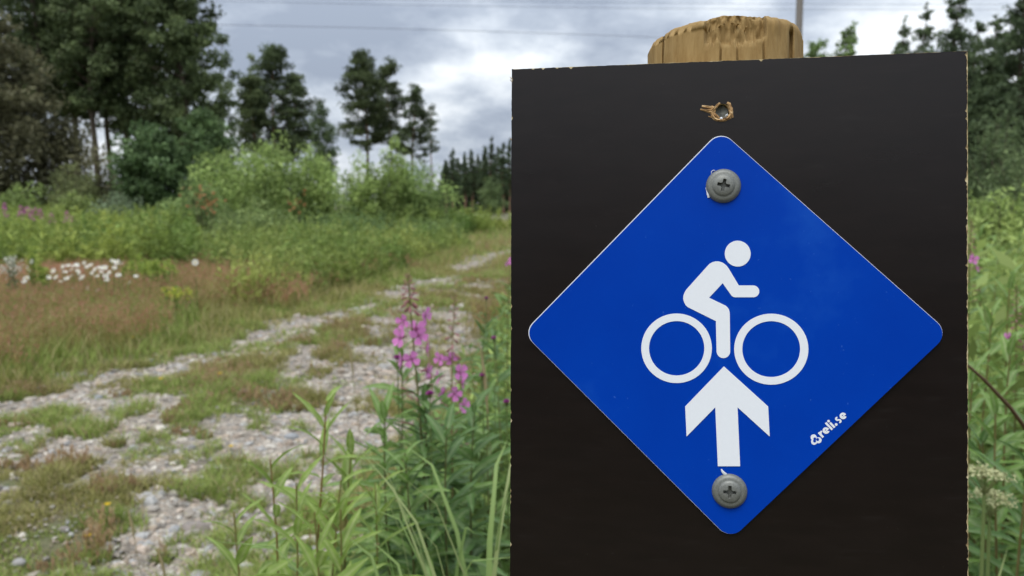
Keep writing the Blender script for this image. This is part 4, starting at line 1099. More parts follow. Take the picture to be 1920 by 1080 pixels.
def wood_behind():  # out-of-frame trees behind the camera, added to shape the board's sheen
    n_ = 16000; X_ = rng.uniform(-34, 34, n_); Y_ = rng.uniform(-24, -17, n_); top_ = 5.2 + 2.6 * vnoise(X_, Y_ * 0, 0.5, 13) + 1.2 * vnoise(X_, Y_ * 0, 1.9, 16)
    pos = np.stack([X_, Y_, top_ * rng.random(n_) ** 0.8], -1)
    v, f, c = rhombs(pos, rand_dirs(n_), rand_dirs(n_, 0.4), np.full(n_, 0.7), np.full(n_, 0.45), np.array(DK) * (0.7 + 0.6 * rng.random((n_, 1))))
    tag(link('unseen_wood_behind', mesh_np('unseen_wood_behind', v, f, False, c), M_TREE), 'dark unseen wood added behind the camera, faintly mirrored in the board', 'wood', kind='stuff')
wood_behind()
# right-hand forest, beside and above the board
RW = 'conifers of the forest on the right'
for (px, top, Y, w, nl) in [(1672, 40, 62, 84, 4200), (1715, 12, 60, 90, 4600), (1810, 36, 58, 96, 4600), (1842, 26, 56, 96, 4600)]:
    T('spruce_tree', 'green spruce of medium height in the right-hand forest', 'tree', RW, px, top, Y, 'spruce', 340, w, nl, (0.045, 0.066, 0.032), (0.08, 0.105, 0.048), 0.26, 44, 0.16)
T('spruce_tree', 'tall pointed dark spruce rising above the board\'s right corner', 'tree', RW, 1772, -26, 52, 'spruce', 330, 135, 7500, SPc, SP2, 0.24, 56, 0.18)
T('spruce_tree', 'tall dark spruce at the forest\'s right end', 'tree', RW, 1898, -40, 44, 'spruce', 380, 170, 10500, SPc, SP2, 0.24, 70, 0.2)
T('spruce_tree', 'dense dark spruce directly behind the board\'s right edge', 'tree', RW, 1838, 95, 40, 'spruce', 385, 120, 7500, SPc, SP2, 0.22, 56, 0.16)
for (px, top, Y, w, nl) in [(1868, 20, 62, 120, 5500), (1925, 60, 50, 130, 6500), (1800, 110, 66, 110, 5000)]:
    T('spruce_tree', 'dark spruce filling the right-hand forest behind its front trees', 'tree', RW, px, top, Y, 'spruce', 385, w, nl, SPc, SP2, 0.28, 60, 0.16)
T('birch_tree', 'small round-headed birch between the pole and the right-hand forest', 'tree', None, 1576, 55, 66, 'broad', 112, 40, 1100, BI, BI2, 0.22, 18, 0.09)
T('birch_tree', 'lower leafy birch top right behind the post', 'tree', None, 1520, 80, 64, 'broad', 150, 46, 1100, BI, BI2, 0.22, 18, 0.09)
T('roadside_bush', 'pale leafy bush overhanging the right verge', 'bush', None, 1935, 250, 13, 'shrub', 420, 140, 5200, (0.065, 0.095, 0.04), (0.115, 0.145, 0.062), 0.085, 34)
T('roadside_bush', 'dark green bush behind the right verge', 'bush', None, 1858, 215, 20, 'shrub', 400, 90, 3600, (0.040, 0.06, 0.026), (0.075, 0.10, 0.042), 0.11, 30)
T('roadside_bush', 'light green low bush on the right verge slope', 'bush', None, 1870, 372, 8.5, 'shrub', 520, 170, 5500, (0.12, 0.165, 0.05), (0.21, 0.26, 0.08), 0.075, 34)

# ------------------------------------------------------------------ power line
M_POLE = foliage_mat('weathered_pole', 0, 0.9, 0.1, 20)
pY = 62.0
pb = at(1493, 200, pY)
pole = empty('utility_pole', (pb[0], pY, 0.0), 'grey wooden utility pole rising behind the post', 'utility pole')
def pole_parts():
    v, f = tube([(0, 0, -0.4), (0, 0, 9), (0, 0, 20.5)], [0.30, 0.27, 0.24], 14)
    mb = MB(); mb.add(v, f, np.array([0.20, 0.18, 0.16]) * (0.85 + 0.3 * rng.random((len(v), 1)))); link('shaft', mb.mesh('shaft', True), M_POLE, pole)
    for z in (19.6, 17.6):
        mb = MB(); v, f = tube([(-1.1, 0, z), (1.1, 0, z)], 0.07, 6); mb.add(v, f, (0.18, 0.16, 0.14)); link('crossarm', mb.mesh('crossarm'), M_POLE, pole)
pole_parts()
def wire(pts, label):
    P = np.array([at(*p) for p in pts]); P = P[np.argsort(P[:, 0])]
    tt = np.linspace(P[0, 0], P[-1, 0], 60)
    c = np.polyfit(P[:, 0], P[:, 2], min(2, len(P) - 1)); cy_ = np.polyfit(P[:, 0], P[:, 1], 1)
    v, f = tube(np.stack([tt, np.polyval(cy_, tt), np.polyval(c, tt)], -1), 0.013, 5)
    mb = MB(); mb.add(v, f, (0.10, 0.10, 0.11))
    tag(link('power_cable', mb.mesh('power_cable'), M_POLE), label, 'cable', 'overhead cables')
wire([(-300, 33, 40), (400, 45, 46.5), (950, 68, 55), (1493, 78, 61.6)], 'lowest overhead cable crossing in front of the wood to the pole')
wire([(380, -7, 58), (828, 13.6, 64), (980, 17.5, 66), (1490, 20, 72), (2100, 13, 80)], 'middle overhead cable passing just above the post')
wire([(560, -8, 60), (789, 1, 63), (980, 6, 66), (1500, 11, 72), (2100, 5, 80)], 'highest overhead cable running across the cloud')

# ------------------------------------------------------------------ plants close to the sign
def leaf_mesh(name, length, width, droop, fold, colr, rib, seg=8, wave=0.0, seed=0):
    """lanceolate leaf along +X, arching down"""
    g_ = np.random.default_rng(seed)
    ts = np.linspace(0, 1, seg + 1); v = []; c = []
    ang = 0.0; x = z = 0.0; prev = 0
    for t in ts:
        a = -droop * t
        x += (t - prev) * length * math.cos(a); z += (t - prev) * length * math.sin(a); prev = t
        w = width * 0.5 * (math.sin(math.pi * min(1, t ** 0.75 * 0.96 + 0.04)) ** 0.8) if 0 < t < 1 else 0.0004
        for s_ in (-1, -0.5, 0, 0.5, 1):
            v.append((x, s_ * w, z + abs(s_) * w * fold + wave * width * math.sin(t * 17 + s_ * 2 + seed) * abs(s_)))
            k_ = rib if s_ == 0 else colr
            c.append(np.array(k_) * (1 + 0.12 * g_.normal()) * (0.94 + 0.12 * t))
    f = [(i_ * 5 + j, i_ * 5 + j + 1, (i_ + 1) * 5 + j + 1, (i_ + 1) * 5 + j) for i_ in range(seg) for j in range(4)]
    me = mesh_np(name, np.array(v), np.array(f), True, np.array(c)); me.materials.append(M_LEAF)
    return me
TONES = {'dark': ((0.078, 0.145, 0.040), (0.15, 0.21, 0.09)), 'mid': ((0.120, 0.200, 0.046), (0.21, 0.28, 0.11)), 'light': ((0.125, 0.205, 0.048), (0.24, 0.31, 0.12)), 'fresh': ((0.175, 0.25, 0.05), (0.28, 0.34, 0.12))}
LEAVES = {}
for tn, (cA, cR) in TONES.items():
    LEAVES[tn] = [leaf_mesh('leaf', 1.0, 0.185, dp, 0.35, cA, cR, 8, 0.05, 7 * q) for q, dp in enumerate((0.35, 0.75, 1.15, 1.5))]
def petal_mesh(seed, colr):
    """four-petalled fireweed flower facing +X, about 1 unit wide"""
    g_ = np.random.default_rng(seed); mb = MB()
    for q in range(4):
        a = math.pi / 4 + q * math.pi / 2 + g_.uniform(-0.2, 0.2); d = np.array([0.28, math.cos(a), math.sin(a)]); s_ = np.array([0, -math.sin(a), math.cos(a)])
        pts = []; cc = []
        for t, w in ((0.04, 0.05), (0.22, 0.17), (0.40, 0.25), (0.54, 0.17)):
            for e_ in (-1, 0, 1):
                pts.append(d * t + s_ * e_ * w * 0.95 + np.array([0.10 * abs(e_) * w * 4 * 0.4 - 0.05 * t, 0, 0])); cc.append(np.array(colr) * (0.85 + 0.3 * g_.random()) * (1.1 - 0.25 * (t < 0.1)))
        f = [(r_ * 3 + j, r_ * 3 + j + 1, (r_ + 1) * 3 + j + 1, (r_ + 1) * 3 + j) for r_ in range(3) for j in range(2)]
        mb.add(pts, f, np.array(cc))
        a2 = q * math.pi / 2
        v_, f_ = tube([(0, 0, 0), (-0.02 + 0.05, math.cos(a2) * 0.42, math.sin(a2) * 0.42)], [0.045, 0.01], 4); mb.add(v_, f_, (0.30, 0.06, 0.14))
    for q in range(5):
        a = g_.uniform(0, 6.28); v_, f_ = tube([(0, 0, 0), (0.32, math.cos(a) * 0.10, math.sin(a) * 0.10 - 0.08)], [0.012, 0.02], 3); mb.add(v_, f_, (0.62, 0.42, 0.50))
    v_, f_ = tube([(0, 0, 0), (-0.5, 0, -0.12)], [0.05, 0.03], 5); mb.add(v_, f_, (0.30, 0.10, 0.16))
    me = mb.mesh('flower', True); me.materials.append(M_PETAL); return me
FLOWERS = [petal_mesh(s_, (0.66, 0.23, 0.55)) for s_ in range(4)]
def bud_mesh():
    mb = MB(); v_, f_ = tube([(0, 0, 0), (0.25, 0, -0.03), (0.45, 0, -0.10), (0.85, 0, -0.20), (1.0, 0, -0.25)], [0.03, 0.035, 0.10, 0.13, 0.02], 6)
    mb.add(v_, f_, np.where(np.arange(len(v_))[:, None] < 12, np.array([0.30, 0.15, 0.12]), np.array([0.40, 0.19, 0.20])))
    me = mb.mesh('bud', True); me.materials.append(M_PETAL); return me
BUD = bud_mesh()
def aim(o, d, roll=0.0):
    o.rotation_mode = 'QUATERNION'
    d = Vector(d).normalized()
    q = d.to_track_quat('X', 'Z')
    from mathutils import Quaternion
    o.rotation_quaternion = q @ Quaternion((1, 0, 0), roll)

def herb(name, label, cat, group, top_px, top_py, Y, lean=(0, 0), tone='mid', n=34, ll=0.12, stem_r=0.0035, start=0.35, flowers=None, droop=1, top_tone=None, stemcol=(0.16, 0.15, 0.055), spread=1.0, seed=0):
    """upright leafy stem rooted in the ground; (top_px, top_py, Y) is its tip"""
    rnd = random.Random(seed + int(top_px * 7 + top_py))
    tip = at(top_px, top_py, Y); bx, by = tip[0] - lean[0], tip[1] - lean[1]
    z0 = float(gz_lin(bx, by)); root = empty(name, (bx, by, z0), label, cat, group)
    Hh = tip[2] - z0
    ts = np.linspace(0, 1, 12)
    wv = rnd.uniform(0, 6)
    path = np.stack([lean[0] * ts ** 1.7 + 0.010 * np.sin(ts * 7 + wv) * ts, lean[1] * ts ** 1.7, Hh * ts], -1)
    pos = lambda t: np.array([np.interp(t, ts, path[:, q]) for q in range(3)])
    n = int(n * 1.35); ll *= 1.12
    mb = MB(); v, f = tube(np.vstack([[path[0] - [0, 0, 0.03]], path]), np.concatenate([[stem_r], stem_r * (1 - 0.72 * ts)]), 6)
    mb.add(v, f, np.array(stemcol) * (0.9 + 0.2 * rng.random((len(v), 1)))); link('stem', mb.mesh('stem', True), M_LEAF, root)
    lt = flowers[0] - 0.015 if flowers else 1.0
    start = max(start, 1 - 0.66 / Hh)
    for q in range(n):
        t = start + (lt - start) * ((q + rnd.random() * 0.5) / n)
        az = q * 2.399 + rnd.uniform(-0.4, 0.4)
        rel = (t - start) / (lt - start)
        up = 0.25 + 0.9 * rel ** 3 if not flowers else 0.35 + 0.25 * rel
        up += rnd.uniform(-0.15, 0.15)
        s_ = ll * (1.0 - 0.55 * rel ** 2.2) * rnd.uniform(0.8, 1.15)
        if q >= n - 5 and not flowers: s_ *= 0.95; up = 1.6 + 0.3 * rnd.random()
        me = LEAVES[(top_tone if (top_tone and rel > 0.72) else tone)][min(3, max(0, int(rnd.gauss(droop + 0.6 - rel, 0.7))))]
        o = link('leaf', me, None, root, tuple(pos(t)))
        aim(o, (math.cos(az) * spread, math.sin(az) * spread, up), rnd.uniform(-0.5, 0.5))
        o.scale = (s_, s_ * rnd.uniform(0.85, 1.25), s_)
    if flowers:
        fl0, fl1, nf, nb, fs = flowers
        for q in range(nf):
            t = fl0 + (fl1 - fl0) * (q + rnd.random() * 0.6) / nf
            az = q * 2.399 + rnd.uniform(-0.5, 0.5)
            d = np.array([math.cos(az), math.sin(az), 0.12 + rnd.uniform(-0.25, 0.2)])
            o = link('flower', FLOWERS[q % 4], None, root, tuple(pos(t) + d * fs * (0.55 + 0.5 * rnd.random())))
            aim(o, d + [0, -0.55, 0.0], rnd.uniform(0, 6)); sz = fs * rnd.uniform(0.85, 1.15); o.scale = (sz, sz, sz)
        for q in range(nb):
            t = fl1 + (1 - fl1) * (q / nb) ** 0.8
            rel = q / nb; az = q * 2.399
            o = link('bud', BUD, None, root, tuple(pos(t)))
            aim(o, (math.cos(az), math.sin(az), -0.5 + 1.8 * rel)); sz = fs * 0.72 * (1 - 0.72 * rel); o.scale = (sz, sz, sz)
        for q in range(12):                                        # thin seed pods under the flowers
            t = fl0 - 0.10 * rnd.random(); az = q * 2.399
            if t < 0.5: continue
            o = link('seed_pod', BUD, None, root, tuple(pos(t))); aim(o, (math.cos(az), math.sin(az), 0.35)); o.scale = (fs * 1.3, fs * 0.35, fs * 0.35)
    return root
FW = 'fireweed along the verge'
herb('fireweed', 'tall fireweed with magenta flowers and a long reddish bud tip, left of the board', 'fireweed', FW, 776, 515, 1.32, (-0.02, 0.02), 'dark', 46, 0.115, 0.0042, 0.34, (0.855, 0.95, 9, 34, 0.0265), 2, seed=1, stemcol=(0.17, 0.16, 0.06))
herb('fireweed', 'fireweed with drooping magenta flowers close beside the tall one', 'fireweed', FW, 862, 548, 1.48, (0.03, 0.05), 'mid', 30, 0.10, 0.0035, 0.36, (0.80, 0.895, 8, 20, 0.026), 2, seed=4, stemcol=(0.22, 0.17, 0.08))
herb('fireweed', 'flowering fireweed mostly hidden behind the board\'s left edge', 'fireweed', FW, 955, 466, 2.6, (0, 0), 'mid', 26, 0.11, 0.004, 0.4, (0.93, 0.965, 3, 10, 0.022), 2, seed=5)
herb('fireweed', 'young light green fireweed shoot with a red-brown stem, no flowers', 'fireweed', FW, 597, 752, 0.98, (0.015, 0.02), 'light', 40, 0.105, 0.0036, 0.30, None, 1, 'fresh', (0.24, 0.15, 0.06), seed=6)
herb('fireweed', 'small light green fireweed shoot at the edge of the gravel', 'fireweed', FW, 492, 862, 0.90, (-0.03, 0.0), 'light', 26, 0.10, 0.0033, 0.32, None, 1, 'fresh', (0.22, 0.16, 0.06), seed=7)
herb('fireweed', 'leafy light green shoot between the two young fireweeds and the tall one', 'fireweed', FW, 668, 835, 1.02, (0.03, 0.03), 'light', 34, 0.105, 0.0034, 0.30, None, 1, 'fresh', (0.20, 0.16, 0.06), seed=8)
for q, (px, py, Y, lx) in enumerate([(540, 905, 0.86, 0.0), (625, 900, 0.92, 0.02), (700, 905, 0.98, 0.02), (575, 960, 0.80, -0.02), (655, 955, 0.84, 0.0), (455, 960, 0.84, -0.03)]):
    herb('fireweed', 'low light green fireweed shoot in the clump at the gravel edge', 'fireweed', 'low shoots at the gravel edge', px, py, Y, (lx, 0.02), 'light' if q % 2 else 'mid', 26, 0.10, 0.003, 0.4, None, 1, 'fresh', (0.20, 0.17, 0.06), seed=200 + q)
dk = 'dark leafy fireweed stem without flowers beside the tall flowering one'
for q, (px, py, Y, lx) in enumerate([(742, 655, 1.45, -0.02), (808, 735, 1.30, 0.0), (720, 770, 1.22, -0.03), (850, 800, 1.12, 0.02), (770, 850, 1.10, 0.0), (900, 760, 1.30, 0.03)]):
    herb('fireweed', dk, 'fireweed', 'dark flowerless fireweed', px, py, Y, (lx, 0.02), 'dark' if q % 2 else 'mid', 44, 0.12, 0.0038, 0.36, None, 2, None, (0.13, 0.13, 0.05), seed=20 + q)
bh = 'green fireweed stem further back along the verge'
for q, (px, py, Y, lx) in enumerate([(905, 588, 2.1, 0.0), (880, 650, 2.3, -0.02), (935, 625, 1.9, 0.0), (925, 690, 1.6, 0.02), (870, 700, 1.75, 0.0), (945, 560, 2.9, 0.0), (912, 610, 3.3, 0.0)]):
    herb('fireweed', bh, 'fireweed', 'fireweed further back', px, py, Y, (lx, 0.03), 'mid' if q % 2 else 'dark', 28, 0.11, 0.0035, 0.4, None, 2, None, (0.16, 0.15, 0.06), seed=40 + q)
# purple knapweed-like buds low between the stems
def small_bloom(px, py, Y, name, label, cat, colr, r_, group):
    p = at(px, py, Y); zg = float(gz_lin(p[0], p[1])); root = empty(name, (p[0], p[1], zg), label, cat, group)
    h = p[2] - zg
    mb = MB(); v, f = tube([(0, 0, -0.02), (0.006, 0, h * 0.5), (0, 0, h)], [0.0016, 0.0013, 0.001], 5); mb.add(v, f, (0.12, 0.16, 0.05)); link('stem', mb.mesh('stem', True), M_LEAF, root)
    mb = MB()
    for q in range(26):
        a = q * 2.399; u_ = q / 26; d = np.array([math.cos(a) * math.sqrt(u_), math.sin(a) * math.sqrt(u_), 1.0 - 0.7 * u_]); d /= np.linalg.norm(d)
        v, f = tube([(0, 0, h), np.array([0, 0, h]) + d * r_], [r_ * 0.12, r_ * 0.2], 4); mb.add(v, f, np.array(colr) * random.uniform(0.75, 1.2))
    v, f = tube([(0, 0, h - r_ * 0.9), (0, 0, h - r_ * 0.4), (0, 0, h + r_ * 0.2)], [r_ * 0.2, r_ * 0.55, r_ * 0.35], 7); mb.add(v, f, (0.13, 0.15, 0.05))
    link('flower_head', mb.mesh('flower_head'), M_PETAL, root)
for (px, py, Y) in [(806, 740, 1.2), (745, 672, 1.4), (905, 705, 1.5), (926, 635, 1.8), (912, 560, 2.2), (950, 755, 1.4)]:
    small_bloom(px, py, Y, 'clover_bloom', 'small purple bloom on a thin stem among the fireweed leaves', 'flower', (0.42, 0.09, 0.33), 0.0065, 'small purple blooms')

# coarse grass tufts at the sign's foot
BLADE = {}
def blade_mesh(key, arch, colr, tipc):
    ts = np.linspace(0, 1, 11); v = []; c = []; x = z = 0; prev = 0
    for t in ts:
        a = R(86) - arch * 1.25 * t ** 5; x += (t - prev) * math.cos(a); z += (t - prev) * math.sin(a); prev = t
        w = 0.5 * 0.016 * (1 - t ** 3) ** 0.7 * (0.55 + 0.45 * min(1, t * 4))
        for s_ in (-1, 0, 1):
            v.append((x, s_ * w, z - (0.35 * w if s_ == 0 else 0))); c.append(np.array(colr) * (1 - t) + np.array(tipc) * t)
    f = [(i_ * 3 + j, i_ * 3 + j + 1, (i_ + 1) * 3 + j + 1, (i_ + 1) * 3 + j) for i_ in range(10) for j in range(2)]
    me = mesh_np('blade', np.array(v), np.array(f), True, np.array(c)); me.materials.append(M_LEAF); return me
BLADES = [blade_mesh(q, ar, ca, cb_) for q, (ar, ca, cb_) in enumerate([(0.5, (0.12, 0.19, 0.06), (0.17, 0.25, 0.075)), (1.1, (0.15, 0.22, 0.07), (0.19, 0.265, 0.085)), (1.7, (0.17, 0.23, 0.09), (0.22, 0.285, 0.10)), (2.3, (0.14, 0.20, 0.08), (0.24, 0.30, 0.11)), (0.9, (0.15, 0.21, 0.07), (0.25, 0.29, 0.12))])]
def tuft(px, py, Y, n, spread, label, seed, hmin=0.7, name='grass_tuft'):
    rnd = random.Random(seed); p = at(px, py, Y); zg = float(gz_lin(p[0], p[1]))
    root = empty(name, (p[0], p[1], zg), label, 'grass', 'coarse grass tufts'); H = p[2] - zg
    for q in range(n):
        o = link('blade', rnd.choice(BLADES), None, root, (rnd.gauss(0, spread * 0.25), rnd.gauss(0, spread * 0.25), -0.01))
        s_ = H * rnd.uniform(hmin, 1.08) * 1.08
        o.scale = (s_ * rnd.uniform(0.3, 0.65), s_ * rnd.uniform(0.3, 0.6), s_); o.rotation_euler = (rnd.uniform(-.05, .05), rnd.uniform(-.05, .05), rnd.uniform(0, 6.28))
tl = 'coarse grass tuft with long arching blades beside the board\'s left edge'
for q, (px, py, Y, n) in enumerate([(845, 900, 0.80, 17), (905, 830, 0.86, 18), (935, 900, 0.74, 18), (790, 955, 0.78, 16), (880, 950, 0.70, 15), (820, 845, 0.95, 12)]):
    tuft(px, py, Y, n, 0.10, tl, 60 + q)
for q, (px, py, Y) in enumerate([(432, 1000, 0.95)]):
    tuft(px, py, Y, 3, 0.05, 'thin young grass shoots at the gravel edge by the small fireweed', 80 + q)
for q, (px, py, Y, n) in enumerate([(1835, 990, 0.80, 14), (1880, 925, 0.86, 15), (1915, 985, 0.76, 13)]):
    tuft(px, py, Y, n, 0.10, 'coarse grass tuft under the cream umbels right of the board', 90 + q)
# dry seed stalks standing on the track
for q, (px, py, Y) in enumerate([(243, 962, 1.9), (300, 1035, 1.7), (800, 610, 1.5), (905, 660, 1.5), (655, 640, 2.4)]):
    p = at(px, py, Y); zg = float(gz_lin(p[0], p[1])); mb = MB()
    h = p[2] - zg; lx = 0.05
    P_ = np.array([(lx + 0.0, 0, -0.02), (lx * 0.7, 0, h * 0.5), (0, 0, h)]); v, f = tube(P_, [0.0011, 0.0009, 0.0006], 4); mb.add(v, f, (0.24, 0.22, 0.11))
    v, f = tube([P_[1] * 0.25 + P_[2] * 0.75, P_[1] * 0.1 + P_[2] * 0.9, P_[2] + [-0.004, 0, 0.01]], [0.0015, 0.004, 0.0008], 5); mb.add(v, f, (0.36, 0.30, 0.17))
    tag(link('grass_stalk', mb.mesh('grass_stalk', True), M_LEAF, None, (p[0], p[1], zg)), 'single dry straw-coloured grass stalk standing upright', 'grass', 'dry grass stalks')

# right of the board
rt = 'light green fireweed stem crowding the board\'s right edge'
for q, (px, py, Y, lx, tn) in enumerate([(1842, 430, 2.6, 0.0, 'mid'), (1895, 520, 1.7, -0.02, 'light'), (1850, 585, 1.5, 0.0, 'light'), (1905, 640, 1.35, 0.02, 'light'), (1832, 690, 1.3, 0.0, 'mid'), (1880, 745, 1.15, 0.0, 'mid'), (1930, 560, 1.9, 0.0, 'light'), (1870, 470, 3.2, 0.0, 'light'), (1912, 440, 4.0, 0.0, 'light'), (1925, 780, 1.05, 0.0, 'dark'), (1850, 800, 1.2, 0.0, 'dark')]):
    herb('fireweed', rt, 'fireweed', 'fireweed right of the board', px, py, Y, (lx, 0.02), tn, 32, 0.115, 0.0038, 0.36, None, 1, None, (0.19, 0.15, 0.06), seed=120 + q)
herb('fireweed', 'fireweed with a pale pink bud spike beside the board\'s right edge', 'fireweed', FW, 1829, 412, 1.9, (0, 0), 'mid', 26, 0.11, 0.004, 0.4, (0.90, 0.93, 3, 26, 0.022), 2, seed=140)
herb('fireweed', 'fireweed with a reddish bud tip at the far right of the verge', 'fireweed', FW, 1914, 535, 1.6, (0, 0), 'light', 26, 0.11, 0.004, 0.4, (0.88, 0.90, 2, 26, 0.022), 2, seed=141)
def umbel(px, py, Y, label, seed):
    rnd = random.Random(seed); p = at(px, py, Y); zg = float(gz_lin(p[0], p[1])); h = p[2] - zg
    root = empty('umbel_plant', (p[0], p[1], zg), label, 'flower', 'cream umbels')
    mb = MB(); v, f = tube([(0, 0, -0.02), (0.008, 0, h * 0.6), (0, 0, h - 0.03)], [0.0035, 0.003, 0.002], 6); mb.add(v, f, (0.17, 0.22, 0.08)); link('stem', mb.mesh('stem', True), M_LEAF, root)
    for q in range(12):
        a = q * 2.399; r_ = 0.024 * math.sqrt(q / 12); e_ = np.array([math.cos(a) * r_, math.sin(a) * r_, h - r_ * 0.25 + rnd.uniform(-.003, .003)])
        mb = MB(); v, f = tube([(0, 0, h - 0.03), e_ * 0.6 + np.array([0, 0, h - 0.03]) * 0.4 + [0, 0, 0.002], e_], 0.0007, 4); mb.add(v, f, (0.24, 0.27, 0.11))
        k_ = 26; ps = e_ + rng.normal(size=(k_, 3)) * [0.0045, 0.0045, 0.002]
        v, f, c = rhombs(ps, rand_dirs(k_), rand_dirs(k_, 2.5), np.full(k_, 0.0042), np.full(k_, 0.0032), np.array([0.46, 0.46, 0.25]) * (0.8 + 0.4 * rng.random((k_, 1)))); mb.add(v, f, c)
        link('umbellet', mb.mesh('umbellet'), M_PETAL, root)
umbel(1848, 880, 0.92, 'cream umbel flower head beside the board\'s right edge, the higher one', 1)
umbel(1858, 925, 0.95, 'cream umbel flower head just below the higher one', 2)
mb = MB(); P_ = np.array([at(1812, 680, 0.9), at(1860, 735, 0.92), at(1935, 820, 0.95)]); base = np.array([at(1700, 900, 0.88)[0], 0.88, 0.0])
dead_o = np.array([0.52, 0.86, 0.0])
pts = np.array([at(1950, 850, 0.98), at(1935, 820, 0.96), at(1895, 765, 0.94), at(1845, 712, 0.92), at(1800, 672, 0.90)])
g0 = np.array([pts[0][0] + 0.05, pts[0][1], float(gz_lin(pts[0][0] + 0.05, pts[0][1])) - 0.02])
v, f = tube(np.vstack([[g0], [(g0 + pts[0]) / 2 + [0.02, 0, 0.1]], pts]), [0.003, 0.003, 0.0026, 0.0024, 0.0022, 0.0018, 0.0012], 6); mb.add(v - g0, f, (0.13, 0.075, 0.045))
tag(link('dead_stem', mb.mesh('dead_stem', True), M_LEAF, None, tuple(g0)), 'brown bent plant stem slanting across the right verge', 'stem')

# ------------------------------------------------------------------ meadow flowers
def daisy_meshes():
    mb = MB(); k_ = 14
    for q in range(k_):
        a = q / k_ * 2 * math.pi; d = np.array([math.cos(a), math.sin(a), 0.12]); s_ = np.array([-math.sin(a), math.cos(a), 0])
        mb.add([d * 0.25 - s_ * 0.06, d * 0.7 - s_ * 0.15, d * 1.0, d * 0.7 + s_ * 0.15, d * 0.25 + s_ * 0.06], [(0, 1, 2, 3, 4)], (0.80, 0.80, 0.76))
    pet = mb.mesh('petals'); pet.materials.append(M_PETAL)
    mb = MB(); v, f = tube([(0, 0, -0.05), (0, 0, 0.08), (0, 0, 0.18)], [0.30, 0.30, 0.02], 8); mb.add(v, f, (0.60, 0.42, 0.03)); ctr = mb.mesh('centre', True); ctr.materials.append(M_PETAL)
    return pet, ctr
PET, CTR = daisy_meshes()
def daisy(x, y, h, r_, group, label):
    zg = float(gz_lin(x, y)); root = empty('daisy', (x, y, zg), label, 'daisy', group)
    mb = MB(); v, f = tube([(0, 0, -0.02), (random.uniform(-.02, .02), 0, h * 0.5), (0, 0, h)], 0.003, 4); mb.add(v, f, (0.12, 0.18, 0.05)); link('stem', mb.mesh('stem'), M_LEAF, root)
    rot_ = (random.uniform(0.25, 1.35), random.uniform(-.7, .7), 0)
    for me, nm in ((PET, 'petals'), (CTR, 'centre')):
        o = link(nm, me, None, root, (0, 0, h)); o.scale = (r_,) * 3; o.rotation_euler = rot_
random.seed(9)
dspots = [(60, 490), (50, 522), (45, 528), (92, 520), (100, 508), (105, 520), (118, 500), (125, 522), (128, 498), (135, 505), (140, 498), (148, 512), (150, 522), (144, 497), (158, 493), (163, 500), (172, 512), (178, 505), (182, 518), (190, 510), (196, 502), (198, 518), (200, 525), (212, 490), (220, 492), (215, 502), (228, 494), (222, 516), (255, 518), (242, 531), (138, 540), (182, 545), (165, 540), (88, 522), (112, 528), (155, 519), (205, 511), (187, 502), (122, 510), (133, 518), (170, 497), (145, 507), (366, 492)]
for (px, py) in dspots:
    Y = random.uniform(8.2, 9.0); p = at(px, py, Y)
    daisy(p[0], p[1], p[2] - float(gz_lin(p[0], p[1])), random.uniform(0.022, 0.036), 'daisies at the meadow edge', 'white daisy in the patch between red grass and green herbs')
# bright yellow-green goldenrod-like stands
def spire(px, py, Y, n, wid, label, cA, cB, name='goldenrod_clump', spike=None):
    p = at(px, py, Y); zg = float(gz_lin(p[0], p[1])); root = empty(name, (p[0], p[1], zg), label, 'plant', None); H = p[2] - zg
    mb = MB(); ml = MB(); mt = MB()
    for q in range(n):
        a = random.uniform(0, 6.28); rr_ = wid * math.sqrt(random.random()); b0 = np.array([math.cos(a) * rr_, math.sin(a) * rr_, 0]); h = H * random.uniform(0.75, 1.0)
        v, f = tube([b0 - [0, 0, 0.02], b0 + [0, 0, h]], [0.005, 0.003], 4); mb.add(v, f, np.array(cA) * 0.8)
        k_ = 46; t = 0.25 + 0.75 * rng.random(k_) ; d = rng.normal(size=(k_, 3)); d[:, 2] = np.abs(d[:, 2]) * 0.8 + 0.3
        ps = b0 + np.stack([0 * t, 0 * t, h * t], -1); ln = 0.09 * (1.1 - 0.6 * t)
        v, f, c = rhombs(ps + d / np.linalg.norm(d, axis=1)[:, None] * ln[:, None] * 0.5, d, rand_dirs(k_, 0.8), ln, ln * 0.3, np.array(cA) * (0.8 + 0.4 * rng.random((k_, 1)))); ml.add(v, f, c)
        k_ = 60; t = (0.72 + 0.28 * rng.random(k_)); ps = b0 + np.stack([0 * t, 0 * t, h * t], -1) + rng.normal(size=(k_, 3)) * [0.03, 0.03, 0.01] * (1.15 - t)[:, None] * (spike or 3)
        v, f, c = rhombs(ps, rand_dirs(k_, 0.5), rand_dirs(k_), np.full(k_, 0.03), np.full(k_, 0.014), np.array(cB) * (0.8 + 0.4 * rng.random((k_, 1)))); mt.add(v, f, c)
    link('stems', mb.mesh('stems'), M_GRASS, root); link('foliage', ml.mesh('foliage'), M_GRASS, root); link('flower_tops', mt.mesh('flower_tops'), M_GRASS, root)['kind'] = 'stuff'
YG, YG2 = (0.145, 0.21, 0.05), (0.24, 0.29, 0.06)
spire(258, 478, 9.6, 12, 0.22, 'bright yellow-green goldenrod clump right of the daisies', YG, YG2)
spire(300, 484, 9.4, 12, 0.25, 'lower yellow-green goldenrod clump beside the taller one', YG, YG2)
spire(55, 458, 8.6, 3, 0.05, 'upright yellow-green plant left of the daisies, the taller of a pair', YG, YG2)
spire(75, 476, 8.4, 3, 0.05, 'upright yellow-green plant left of the daisies, the shorter of a pair', YG, YG2)
spire(325, 530, 8.4, 5, 0.18, 'small yellow-flowered clump in the red grass', YG, (0.45, 0.46, 0.07))
